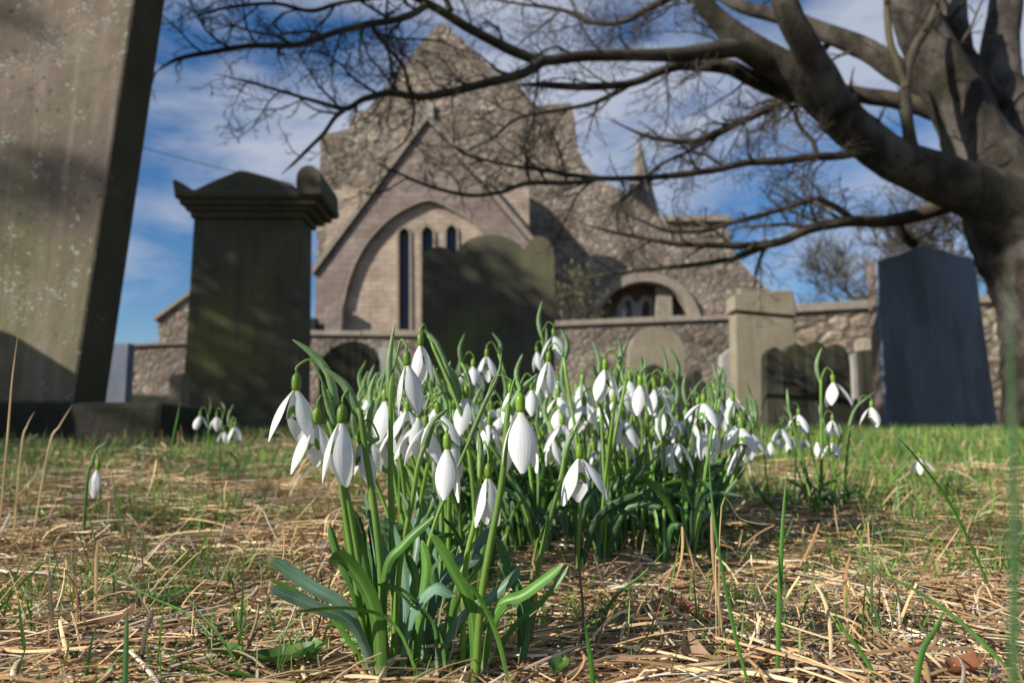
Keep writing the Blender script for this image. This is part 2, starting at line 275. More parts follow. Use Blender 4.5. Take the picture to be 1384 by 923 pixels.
def petal_mat(name, inner):
    m, t, N, L, b = newmat(name)
    uv = N.new('ShaderNodeUVMap'); sp = N.new('ShaderNodeSeparateXYZ'); L.new(uv.outputs[0], sp.inputs[0])
    r = ramp(N, [(.62, .64, .34), (.74, .75, .69), (.78, .785, .77)], [0, .12, .3]); L.new(sp.outputs[1], r.inputs[0]); col = r.outputs[0]
    if inner:
        # green horseshoe near the tip of each inner segment
        dx = N.new('ShaderNodeMath'); dx.operation = 'SUBTRACT'; dx.inputs[1].default_value = .5; L.new(sp.outputs[0], dx.inputs[0])
        dx2 = N.new('ShaderNodeMath'); dx2.operation = 'MULTIPLY'; dx2.inputs[1].default_value = .95; L.new(dx.outputs[0], dx2.inputs[0])
        dy = N.new('ShaderNodeMath'); dy.operation = 'SUBTRACT'; dy.inputs[1].default_value = .98; L.new(sp.outputs[1], dy.inputs[0])
        cb = N.new('ShaderNodeCombineXYZ'); L.new(dx2.outputs[0], cb.inputs[0]); L.new(dy.outputs[0], cb.inputs[1])
        ln = N.new('ShaderNodeVectorMath'); ln.operation = 'LENGTH'; L.new(cb.outputs[0], ln.inputs[0])
        r5 = ramp(N, [(0, 0, 0), (1, 1, 1), (1, 1, 1), (0, 0, 0)], [.14, .19, .40, .45]); L.new(ln.outputs['Value'], r5.inputs[0])
        x = N.new('ShaderNodeMix'); x.data_type = 'RGBA'; L.new(r5.outputs[0], x.inputs[0]); L.new(col, x.inputs[6]); x.inputs[7].default_value = (.13, .30, .01, 1); col = x.outputs[2]
    L.new(col, b.inputs['Base Color']); b.inputs['Roughness'].default_value = .5; b.inputs['Specular IOR Level'].default_value = .3
    wv = N.new('ShaderNodeMath'); wv.operation = 'MULTIPLY'; wv.inputs[1].default_value = 46; L.new(sp.outputs[0], wv.inputs[0])
    sn = N.new('ShaderNodeMath'); sn.operation = 'SINE'; L.new(wv.outputs[0], sn.inputs[0])
    bp = N.new('ShaderNodeBump'); bp.inputs['Strength'].default_value = .07; bp.inputs['Distance'].default_value = .0004; L.new(sn.outputs[0], bp.inputs['Height']); L.new(bp.outputs[0], b.inputs['Normal'])
    tr = N.new('ShaderNodeBsdfTranslucent'); L.new(col, tr.inputs[0]); mx = N.new('ShaderNodeMixShader'); mx.inputs[0].default_value = .32
    L.new(b.outputs[0], mx.inputs[1]); L.new(tr.outputs[0], mx.inputs[2]); L.new(mx.outputs[0], N['Material Output'].inputs[0])
    return m
M['petal'] = petal_mat('petal', False); M['inner'] = petal_mat('inner_petal', True)

# ---------------------------------------------------------------- ground
def axis(near, fine, far, n1, n2):
    a = np.linspace(0, near, n1); b = near * (far / near) ** (np.arange(1, n2 + 1) / n2); return np.concatenate([a, b])
ax = axis(1.4, .01, 1500, 90, 45); xs = np.concatenate([-ax[::-1][:-1], ax]); ys = np.concatenate([-axis(.4, .1, 400, 4, 12)[::-1][:-1], axis(1.8, .01, 2000, 110, 50)])
vs = [(x, y, gz(x, y)) for y in ys for x in xs]; nx = len(xs)
mb = MB(); mb.add(vs, [(j * nx + i, j * nx + i + 1, (j + 1) * nx + i + 1, (j + 1) * nx + i) for j in range(len(ys) - 1) for i in range(nx - 1)])
g = obj('ground', mb, M['soil'], smooth=True); tag(g, None, None, kind='structure')

# ---------------------------------------------------------------- church
YW = 27.0; YG = 24.6
def poly_y(pts, Y): return xz(pts, Y)
ch = thing('church', 'ruined stone church with tall stepped gable, lancet windows and small spire', 'church', (0, YW, gz(0, YW)))
main = [(300, 640), (418, 640), (426, 450), (432, 181), (452, 179), (470, 174), (474, 158), (484, 152), (497, 147), (520, 117), (545, 86), (572, 54), (592, 33), (600, 30), (612, 44), (640, 70), (672, 97), (690, 99), (700, 112), (712, 130), (724, 143),
        (748, 141), (772, 139), (777, 160), (779, 184), (785, 212), (797, 230), (815, 245), (846, 258), (872, 278), (895, 296), (940, 294), (983, 291), (986, 320), (996, 350), (1015, 370), (1044, 394), (1050, 640)]
main = main[1:]
hole = [(806, 470), (806, 426)] + arc(872, 440, 66, 62, 168, 12, 16) + [(938, 426), (938, 470)]
mb = MB(); slab(mb, jag(poly_y(main, YW), .45, .07, 3), YW, YW + 1.1, [poly_y(hole, YW)]); obj('wall', mb, M['rubble'], ch); fixn(ch.children[-1])
# voussoir ring round the arched opening
ring = [(798, 436)] + arc(872, 440, 76, 72, 172, 8, 18) + [(947, 436), (936, 436)] + arc(872, 440, 64, 60, 8, 172, 18) + [(808, 436)]
mb = MB(); slab(mb, poly_y(ring, YW - .15), YW - .15, YW + .5); a_ = obj('arch', mb, M['dressed'], ch); fixn(a_)
tr = poly_y([(800, 470), (800, 360), (945, 360), (945, 470)], YW + 1.0)
hol = [arc(849, 419, 7, 13, 0, 345, 14), arc(874, 419, 7, 13, 0, 345, 14)]
mb = MB(); slab(mb, tr, YW + 1.15, YW + 1.5, [poly_y(h, YW + 1.0) for h in hol]); t_ = obj('tracery_wall', mb, M['rubble'], ch); fixn(t_)
trc = [(834, 440)] + [(834, 415), (842, 400), (852, 399), (861, 410), (870, 399), (882, 401), (886, 418), (886, 440), (880, 440)] + arc(874, 419, 6, 13, 0, 180, 8) + [(868, 436), (855, 436)] + arc(849, 419, 6, 13, 0, 180, 8) + [(843, 440)]
mb = MB(); slab(mb, poly_y(trc, YW + .9), YW + .95, YW + 1.149); obj('tracery', mb, M['grey'], ch); fixn(ch.children[-1])
p0 = P(888, 470, YW + .5); p1 = P(906, 388, YW + .5); mb = MB(); box(mb, (p0.x, YW + .3, p0.z), (p1.x, YW + 1.14, p1.z)); obj('pillar', mb, M['dressed'], ch)
# front gable
ol = [(419, 640), (427, 372), (578, 166), (735, 352), (742, 640)]
archo = [(464, 470), (464, 412)] + [(470, 385), (481, 355), (498, 326), (520, 302), (545, 284), (580, 271), (612, 284), (640, 302), (664, 326), (682, 355), (693, 385), (699, 412)] + [(699, 470)]
mb = MB(); slab(mb, poly_y(ol, YG), YG, YG + .7, [poly_y(archo, YG)]); o = obj('gable_wall', mb, M['ashlar_pink'], ch); fixn(o)
YI = YG + .08
lanc = [[(539, 446), (539, 315), (542, 310), (546, 308), (550, 310), (553, 315), (553, 446)], [(570, 446), (570, 313), (573, 308), (577, 306), (581, 308), (585, 313), (585, 446)], [(603, 446), (603, 311), (606, 306), (610, 304), (614, 306), (617, 311), (617, 446)], ]
mb = MB(); slab(mb, poly_y([(440, 640), (440, 255), (715, 255), (715, 640)], YI + .1), YI + .1, YI + .5, [poly_y(h, YI + .1) for h in lanc]); o = obj('arch_infill', mb, M['ashlar_tan'], ch); fixn(o)
for h in lanc:
    fr = poly_y(h, YI + .05); cx = sum(p[0] for p in fr) / len(fr); cz = sum(p[1] for p in fr) / len(fr)
    big = [(cx + (x - cx) * 1.45, cz + (z - cz) * 1.03) for x, z in fr]
    mb = MB(); slab(mb, big, YI + .04, YI + .097, [fr]); wf = obj('window', mb, M['dressed'], ch); fixn(wf)
    mb = MB(); slab(mb, [(cx + (x - cx) * 1.05, z) for x, z in fr], YI + .32, YI + .35); fixn(obj('pane', mb, M['glass'], wf))
# arch moulding strip
ao = [Vector((x, 0, z)) for x, z in poly_y(archo[1:-1], YG)]
mb = MB(); pts = spline([Vector((v.x, YG - .02, v.z)) for v in ao], 40); tube(mb, pts, [.035] * 41, 6); obj('arch_moulding', mb, M['dressed'], ch)
# copings
def beam(mb, a, b, wy0, wy1, h):
    a = Vector(a); b = Vector(b); t = (b - a).normalized(); n = Vector((-t.z, 0, t.x)); n = n if n.z > 0 else -n
    q = [a, b, b + n * h, a + n * h]
    mb.add([(p.x, wy0, p.z) for p in q] + [(p.x, wy1, p.z) for p in q], [(0, 1, 2, 3), (7, 6, 5, 4), (0, 4, 5, 1), (1, 5, 6, 2), (2, 6, 7, 3), (3, 7, 4, 0)])
for a, b in (((424, 371), (578, 163)), ((578, 163), (742, 356))):
    mb = MB(); A = P(*a, YG); B = P(*b, YG); A.y = B.y = 0; beam(mb, A, B, YG - .13, YG + .8, .17); fixn(obj('coping', mb, M['dressed'], ch))
# body of the projecting bay (side walls and roof run back to the main wall)
mb = MB(); q = poly_y(ol, YG); inn = [(q[0][0] + .05, q[0][1]), (q[1][0] + .05, q[1][1]), (q[2][0], q[2][1] - .1), (q[3][0] - .05, q[3][1]), (q[4][0] - .05, q[4][1])]
slab(mb, inn, YI + .55, YW - .01); fixn(obj('bay', mb, M['rubble'], ch))
# pier at the foot of the arch
p0 = P(431, 640, YG - .3); p1 = P(464, 414, YG - .3); mb = MB(); box(mb, (p0.x, YG - .35, p0.z), (p1.x, YG - .01, p1.z)); obj('pier', mb, M['ashlar_pink'], ch, bevel=.03)
# downpipe hopper beside the arch foot
p0 = P(415, 449, YG - .4); p1 = P(429, 430, YG - .4); mb = MB(); box(mb, (p0.x, YG - .5, p0.z), (p1.x, YG - .1, p1.z)); obj('hopper', mb, M['iron'], ch, bevel=.05)
# slim stone set above the gable
p0 = P(574, 160, YW - .1); p1 = P(586, 142, YW - .1); mb = MB(); box(mb, (p0.x, YW - .15, p0.z), (p1.x, YW - .01, p1.z)); obj('niche_stone', mb, M['grey'], ch)
# ledge on the broken wall
p0 = P(900, 299, YW - .2); p1 = P(985, 292, YW - .2); mb = MB(); box(mb, (p0.x, YW - .2, p0.z), (p1.x + .1, YW + 1.25, p1.z + .05)); obj('wall_cap', mb, M['dressed'], ch, bevel=.04)
# spire
YS = 31.; c = P(867, 300, YS); ap = P(864, 184, YS); mb = MB(); hw = 27 * YS / F
vs = [(c.x + hw * 1.05 * math.cos(R(22.5 + 45 * k)), YS + hw * 1.05 * math.sin(R(22.5 + 45 * k)), c.z - .2) for k in range(8)] + [tuple(ap)]
mb.add(vs, [(k, (k + 1) % 8, 8) for k in range(8)]); o = obj('spire', mb, M['spire'], ch)
vb = [(v[0], v[1], c.z - 9) for v in vs[:8]]; mb = MB(); mb.add(vb + [(c.x + (v[0] - c.x) * 1.0, v[1], c.z - .2) for v in vs[:8]], [(k, (k + 1) % 8, (k + 1) % 8 + 8, k + 8) for k in range(8)] + [tuple(range(15, 7, -1))]); obj('turret', mb, M['rubble'], ch)
mb = MB(); tube(mb, [ap - Vector((0, 0, .15)), ap + Vector((0, 0, .45))], [.06, .03], 6); obj('finial', mb, M['dressed'], ch)

# outbuilding seen between the two big stones
ob = thing('outbuilding', 'small stone gabled building above the wall between the two large headstones', 'building', (P(250, 500, 21).x, 21, .6))
mb = MB(); slab(mb, jag(poly_y([(213, 560), (213, 432), (250, 404), (292, 377), (340, 432), (340, 560)], 21), .5, .03, 4), 21, 26); fixn(obj('wall', mb, M['rubble'], ob))
mb = MB(); A = P(210, 434, 21); B = P(292, 374, 21); A.y = B.y = 0; beam(mb, A, B, 20.9, 26.05, .1); fixn(obj('roof_edge', mb, M['dressed'], ob))

# boundary walls
def bwall(pts, Y, th, mat, label, cap_h=.09, capmat='dressed', seed=1):
    top = [P(x, y, Y) for x, y in pts]; x0, x1 = top[0].x, top[-1].x
    w_ = thing('churchyard_wall', label, 'wall', ((x0 + x1) / 2, Y, gz(0, Y) - .1), 'low walls round the churchyard'); w_['kind'] = 'thing'
    ol = [(x0, gz(0, Y) - .2)] + [(p.x, p.z - cap_h) for p in top] + [(x1, gz(0, Y) - .2)]
    mb = MB(); slab(mb, ol, Y, Y + th); fixn(obj('masonry', mb, M[mat], w_, bevel=.015))
    rr = random.Random(seed)
    mb = MB()
    for a, b in zip(top[:-1], top[1:]):
        n = max(1, int((b.x - a.x) / .75))
        for k in range(n):
            p = a.lerp(b, k / n); q = a.lerp(b, (k + 1) / n); dz = rr.uniform(-.012, .012)
            mb.add([(p.x + .006, Y - .06, p.z - cap_h + .002), (q.x - .006, Y - .06, q.z - cap_h + .002), (q.x - .006, Y + th + .06, q.z - cap_h + .002), (p.x + .006, Y + th + .06, p.z - cap_h + .002),
                    (p.x + .006, Y - .05, p.z + dz), (q.x - .006, Y - .05, q.z + dz), (q.x - .006, Y + th + .05, q.z + dz), (p.x + .006, Y + th + .05, p.z + dz)],
                   [(0, 3, 2, 1), (4, 5, 6, 7), (0, 1, 5, 4), (1, 2, 6, 5), (2, 3, 7, 6), (3, 0, 4, 7)])
    obj('coping', mb, M[capmat], w_, bevel=.01)
bwall([(405, 446), (575, 448), (755, 434), (1012, 424)], 12.0, .5, 'rubble2', 'long rubble wall with flat coping running under the church windows', .1)
bwall([(1002, 417), (1076, 412), (1200, 405), (1420, 395)], 10.5, .5, 'rubble3', 'pale squared stone wall between the tan headstone and the tree trunk', .13)
bwall([(40, 467), (170, 466), (262, 462), (404, 460)], 13.0, .5, 'rubble2', 'reddish rubble wall seen in the gap between the two large headstones', .05, 'brown')
# lower ledge of that wall
lw = P(170, 528, 9.0); rw = P(240, 534, 9.0)
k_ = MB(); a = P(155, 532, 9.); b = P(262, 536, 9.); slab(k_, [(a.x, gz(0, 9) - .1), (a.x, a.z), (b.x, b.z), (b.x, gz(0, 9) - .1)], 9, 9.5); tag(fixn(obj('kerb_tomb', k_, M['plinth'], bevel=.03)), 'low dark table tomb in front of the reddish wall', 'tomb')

# ---------------------------------------------------------------- gravestones
def stone(name, label, cat, outline, Y, th, mat, group=None, bevel=.012, lean=0, side=None, plinth=None, subdiv=None):
    q = xz(outline, Y); base = min(z for x, z in q); cx = (q[0][0] + q[-1][0]) / 2
    t = thing(name, label, cat, (cx, Y + th / 2, base), group)
    mb = MB(); slab(mb, q, Y, Y + th); o = obj('slab', mb, mat, t, bevel=bevel); fixn(o)
    return t
# big leaning slab
A_ = thing('headstone', 'huge weathered sandstone slab flecked with white lichen rising out of the frame', 'headstone', (P(20, 560, 2.3).x, 2.35, gz(-1.5, 2.3)))
def tap(xl_b, xr_b, xl_t, xr_t, yb, yt, Y, th): return xz([(xl_b, yb), (xl_t, yt), (xr_t, yt), (xr_b, yb)], Y)
a, b = P(99, 545, 2.3), P(183, 0, 2.3); s = (b.x - a.x) / (b.z - a.z)
zt = 2.9; zb = a.z
fr = [(a.x - 1.15, zb), (a.x - 1.15 + .4 * s * (zt - zb), zt), (a.x + s * (zt - zb), zt), (a.x, zb)]
th = .19
def prism(mb, fr, y0, y1, dx=0):
    n = len(fr); mb.add([(x, y0, z) for x, z in fr] + [(x + dx, y1, z) for x, z in fr], [tuple(range(n))[::-1], tuple(range(n, 2 * n))] + [(i, (i + 1) % n, (i + 1) % n + n, i + n) for i in range(n)])
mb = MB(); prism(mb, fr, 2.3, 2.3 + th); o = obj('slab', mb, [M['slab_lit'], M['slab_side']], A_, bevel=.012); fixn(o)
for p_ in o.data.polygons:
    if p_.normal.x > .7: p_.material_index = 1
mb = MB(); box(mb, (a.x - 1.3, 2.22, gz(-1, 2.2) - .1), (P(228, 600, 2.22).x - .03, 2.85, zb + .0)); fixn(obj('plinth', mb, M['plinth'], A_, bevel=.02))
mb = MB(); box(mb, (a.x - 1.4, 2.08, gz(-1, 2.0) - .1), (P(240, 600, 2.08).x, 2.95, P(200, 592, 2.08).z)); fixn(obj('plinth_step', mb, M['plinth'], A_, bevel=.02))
# monument with pediment
YB = 4.0
B_ = thing('monument', 'dark square headstone with moulded cornice, low pediment and rounded ear', 'headstone', (P(330, 580, YB).x, YB + .1, gz(-1.6, 4)))
mb = MB(); slab(mb, xz([(243, 588), (262, 288), (408, 288), (404, 588)], YB), YB, YB + .22); fixn(obj('shaft', mb, M['dark'], B_, bevel=.012))
def lay(name, x0, x1, y0, y1, dy, mat='dark', bev=.012):
    p, q = P(x0, y1, YB - dy), P(x1, y0, YB - dy); mb = MB(); box(mb, (p.x, YB - dy, p.z), (q.x, YB + .22 + dy, q.z)); fixn(obj(name, mb, M[mat], B_, bevel=bev))
lay('necking', 256, 412, 282, 294, .025); lay('cornice', 249, 420, 274, 284, .05); lay('cornice', 241, 428, 265, 276, .075); lay('cornice', 233, 436, 255, 267, .1, bev=.02)
mb = MB(); slab(mb, xz([(234, 262), (231, 243), (234, 241), (246, 247), (260, 256), (292, 241), (322, 229), (332, 230), (362, 238), (396, 249), (398, 262)], YB - .1), YB - .09, YB + .28); fixn(obj('pediment', mb, M['dark'], B_, bevel=.01))
mb = MB(); slab(mb, xz([(400, 262)] + arc(417, 241, 17, 18, 180, 0, 10) + [(434, 262)], YB - .11), YB - .11, YB + .30); fixn(obj('ear', mb, M['dark'], B_, bevel=.012))
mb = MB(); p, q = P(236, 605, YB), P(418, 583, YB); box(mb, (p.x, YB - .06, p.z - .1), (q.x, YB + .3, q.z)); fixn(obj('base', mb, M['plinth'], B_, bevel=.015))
# round shouldered tall stone
ol = [(570, 592), (570, 352), (574, 342), (582, 336), (590, 333), (600, 334), (608, 338), (612, 344), (618, 338)] + arc(663, 350, 48, 33, 160, 25, 14) + [(709, 336), (712, 332), (716, 325), (724, 319), (733, 319), (742, 325), (748, 336), (750, 348), (750, 592)]
stone('headstone', 'tall black stone with arched top between two small round shoulders, behind the snowdrops', 'headstone', ol, 5.0, .14, M['dark'])
ol = [(430, 600), (430, 500), (436, 482), (448, 470), (462, 463), (478, 460), (492, 463), (503, 470), (511, 485), (512, 600)]
stone('headstone', 'short dark round-topped stone just behind the first open snowdrops', 'headstone', ol, 7.0, .12, M['dark2'])
stone('headstone', 'narrow pale grey slab edge beside the short dark round-topped stone', 'headstone', [(512, 600), (512, 470), (536, 470), (537, 600)], 7.6, .12, M['grey'])
ol = [(848, 600), (850, 470)] + arc(888, 472, 37, 30, 170, 10, 12) + [(926, 470), (928, 600)]
stone('headstone', 'sunlit tan round-topped stone below the church arch', 'headstone', ol, 8.5, .14, M['tan'])
ol = [(848, 600), (850, 508), (860, 503), (884, 491), (910, 503), (932, 512), (932, 506), (940, 499), (948, 503), (950, 515), (962, 522), (962, 600)]
stone('headstone', 'low black peaked stone in front of the sunlit tan round-topped stone', 'headstone', ol, 6.6, .14, M['dark2'])
stone('headstone', 'small tan stone just behind the left of the main snowdrop clump', 'headstone', [(768, 600), (768, 520), (776, 512), (800, 512), (808, 520), (808, 600)], 7.5, .12, M['tan'])
# tan stone with a cap
YF = 6.4
F_ = thing('headstone', 'tall tan stone with overhanging cap beside the scalloped black stone', 'headstone', (P(1035, 590, YF).x, YF + .1, P(1035, 590, YF).z))
mb = MB(); slab(mb, xz([(998, 592), (994, 424), (1073, 428), (1078, 592)], YF), YF, YF + .2); fixn(obj('slab', mb, M['tan'], F_, bevel=.01))
mb = MB(); slab(mb, xz([(992, 419), (992, 398), (1004, 396), (1064, 392), (1073, 394), (1077, 427)], YF - .03), YF - .035, YF + .22); fixn(obj('cap', mb, M['tan'], F_, bevel=.012))
mb = MB(); slab(mb, xz([(1000, 594), (1000, 560), (1078, 560), (1080, 594)], YF - .05), YF - .05, YF + .25); fixn(obj('base', mb, M['brown'], F_, bevel=.012))
stone('headstone', 'narrow pale grey slab edge against the capped tan stone', 'headstone', [(972, 592), (975, 480), (988, 470), (992, 470), (994, 592)], 7.2, .12, M['grey'])
# scalloped black stone
top = [(1035, 490), (1036, 478), (1042, 470), (1049, 468), (1056, 473), (1060, 477), (1066, 468), (1074, 464), (1081, 465), (1087, 468)] + [(1094, 463), (1103, 461), (1112, 463), (1117, 470), (1123, 466), (1131, 464), (1140, 467), (1146, 475), (1150, 490)]
stone('headstone', 'black headstone with a scalloped wavy top edge', 'headstone', [(1036, 594)] + top + [(1154, 592)], 5.6, .12, M['dark2'])
stone('headstone', 'thin pale stone edge standing right beside the scalloped black stone', 'headstone', [(1156, 592), (1151, 478), (1159, 476), (1166, 592)], 6.1, .3, M['grey'])
stone('headstone', 'plain black stone in the gap before the blue slate headstone', 'headstone', [(1160, 592), (1158, 474), (1192, 470), (1196, 592)], 6.7, .15, M['dark2'])
# blue slate stone
YH = 5.0
H_ = thing('headstone', 'large blue slate headstone with low peaked top leaning beside the tree trunk', 'headstone', (P(1270, 580, YH).x, YH + .07, gz(2.6, 5)))
mb = MB(); th_ = R(33); nv = Vector((math.sin(th_), -math.cos(th_), 0)); b0 = P(1200, 578, YH - .25)
def onplane(x, y):
    c0 = Vector((0, 0, CAMZ)); d = (P(x, y, 1) - c0); return c0 + d * ((b0 - c0).dot(nv) / d.dot(nv))
fr_ = [onplane(*p) for p in [(1200, 579), (1186, 353), (1216, 343), (1246, 331), (1256, 332), (1286, 342), (1317, 350), (1350, 579)]]
def plate(a, b, shrink=1): 
    m_ = MB(); n_ = len(fr_); m_.add([p - nv * a for p in fr_] + [p - nv * b for p in fr_], [tuple(range(n_)), tuple(range(2 * n_ - 1, n_ - 1, -1))] + [(i, (i + 1) % n_, (i + 1) % n_ + n_, i + n_) for i in range(n_)]); return m_
fixn(obj('face', plate(0, .03), M['slate'], H_, bevel=.006)); fixn(obj('backing', plate(.031, .085), M['brown'], H_, bevel=.008))
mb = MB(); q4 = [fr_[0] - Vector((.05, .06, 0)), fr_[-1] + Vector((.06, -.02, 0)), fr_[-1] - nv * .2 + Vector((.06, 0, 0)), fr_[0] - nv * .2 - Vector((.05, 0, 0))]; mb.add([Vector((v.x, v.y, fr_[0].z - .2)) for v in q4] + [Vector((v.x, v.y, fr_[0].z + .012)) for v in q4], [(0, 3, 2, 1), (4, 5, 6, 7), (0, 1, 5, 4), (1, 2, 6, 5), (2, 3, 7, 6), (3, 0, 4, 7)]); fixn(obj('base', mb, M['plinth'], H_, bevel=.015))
stone('headstone', 'narrow blue slate stone half hidden behind the huge sandstone slab', 'headstone', [(130, 560), (138, 464), (174, 463), (168, 560)], 5.5, .1, M['slate'])
stone('headstone', 'small leaning pale post at the foot of the pedimented monument', 'grave marker', [(222, 574), (229, 506), (247, 504), (243, 576)], 3.7, .1, M['tan'])
# round-topped stone standing out of view, whose shade falls on the foot of the big slab
mb = MB(); cx, cy = -2.75, 1.75
o_ = thing('headstone', 'round-topped stone standing to the left of the huge slab', 'headstone', (cx, cy, gz(cx, cy)))
mb = MB(); slab(mb, [(cx - .5, .0)] + [(cx + .5 * math.cos(R(a)), .62 + .4 * math.sin(R(a))) for a in range(180, -1, -12)] + [(cx + .5, .0)], cy, cy + .12); fixn(obj('slab', mb, M['dark'], o_, bevel=.01))

# ---------------------------------------------------------------- trees
def branchlets(mb, pts, rad, rng, spacing, ln, levels, droop=0, r0=None, fac=.5, mb_fine=None):
    """grow side twigs along a limb"""
    tot = 0; nxt = spacing * rng.uniform(.3, 1)
    for i in range(len(pts) - 1):
        a, b = pts[i], pts[i + 1]; sl = (b - a).length; tot += sl
        while tot > nxt:
            t = 1 - (tot - nxt) / max(sl, 1e-6); p = a.lerp(b, max(0, t)); tan = (b - a).normalized()
            side = Vector((rng.gauss(0, 1), rng.gauss(0, .8), rng.gauss(0.1, .9))); side = (side - tan * side.dot(tan)).normalized()
            frac = i / len(pts)
            d = (tan * rng.uniform(.5, 1.3) + side).normalized(); l = ln * rng.uniform(.45, 1.15) * (1.05 - .55 * frac)
            r = min(rad[i] * fac, (r0 or 1)) * rng.uniform(.7, 1.1)
            k = 7 if levels > 1 else 5; q = [p]; dd = d.copy()
            for j in range(k):
                dd = (dd + Vector((rng.gauss(0, .17), rng.gauss(0, .17), rng.gauss(.03 - droop, .17)))).normalized(); q.append(q[-1] + dd * (l / k))
            rr = [max(r * (1 - .75 * j / k), .0016) for j in range(k + 1)]
            tube(mb, q, rr, 5 if levels > 1 else 3, cap=False)
            if levels > 0: branchlets(mb, q, rr, rng, spacing * .42, l * .5, levels - 1, droop, r * .7, .62)
            nxt += spacing * rng.uniform(.6, 1.4)
def px_limb(data, y0, y1, n=None):
    m = len(data); q = [P(x, y, lerp(y0, y1, i / (m - 1))) for i, (x, y, r) in enumerate(data)]
    rr = [r * lerp(y0, y1, i / (m - 1)) / F for i, (x, y, r) in enumerate(data)]
    n = n or m * 5; rr = interp1(rr, n)
    for k in range(5): rr[-1 - k] *= .25 + .15 * k
    return spline(q, n), rr
TY = 4.3
T_ = thing('tree', 'bare spreading tree with thick grey trunk leaning over the graves', 'tree', (P(1440, 590, TY).x, TY, gz(3.4, TY)))
trunk = [(1480, 640, 125), (1474, 590, 102), (1464, 520, 92), (1454, 450, 86), (1436, 380, 86), (1412, 320, 90), (1378, 272, 76), (1335, 200, 58)]
pts, rr = px_limb(trunk, TY, TY, 40); mb = MB(); tube(mb, pts, rr, 28, wob=.09); obj('trunk', mb, M['bark'], T_, smooth=True)
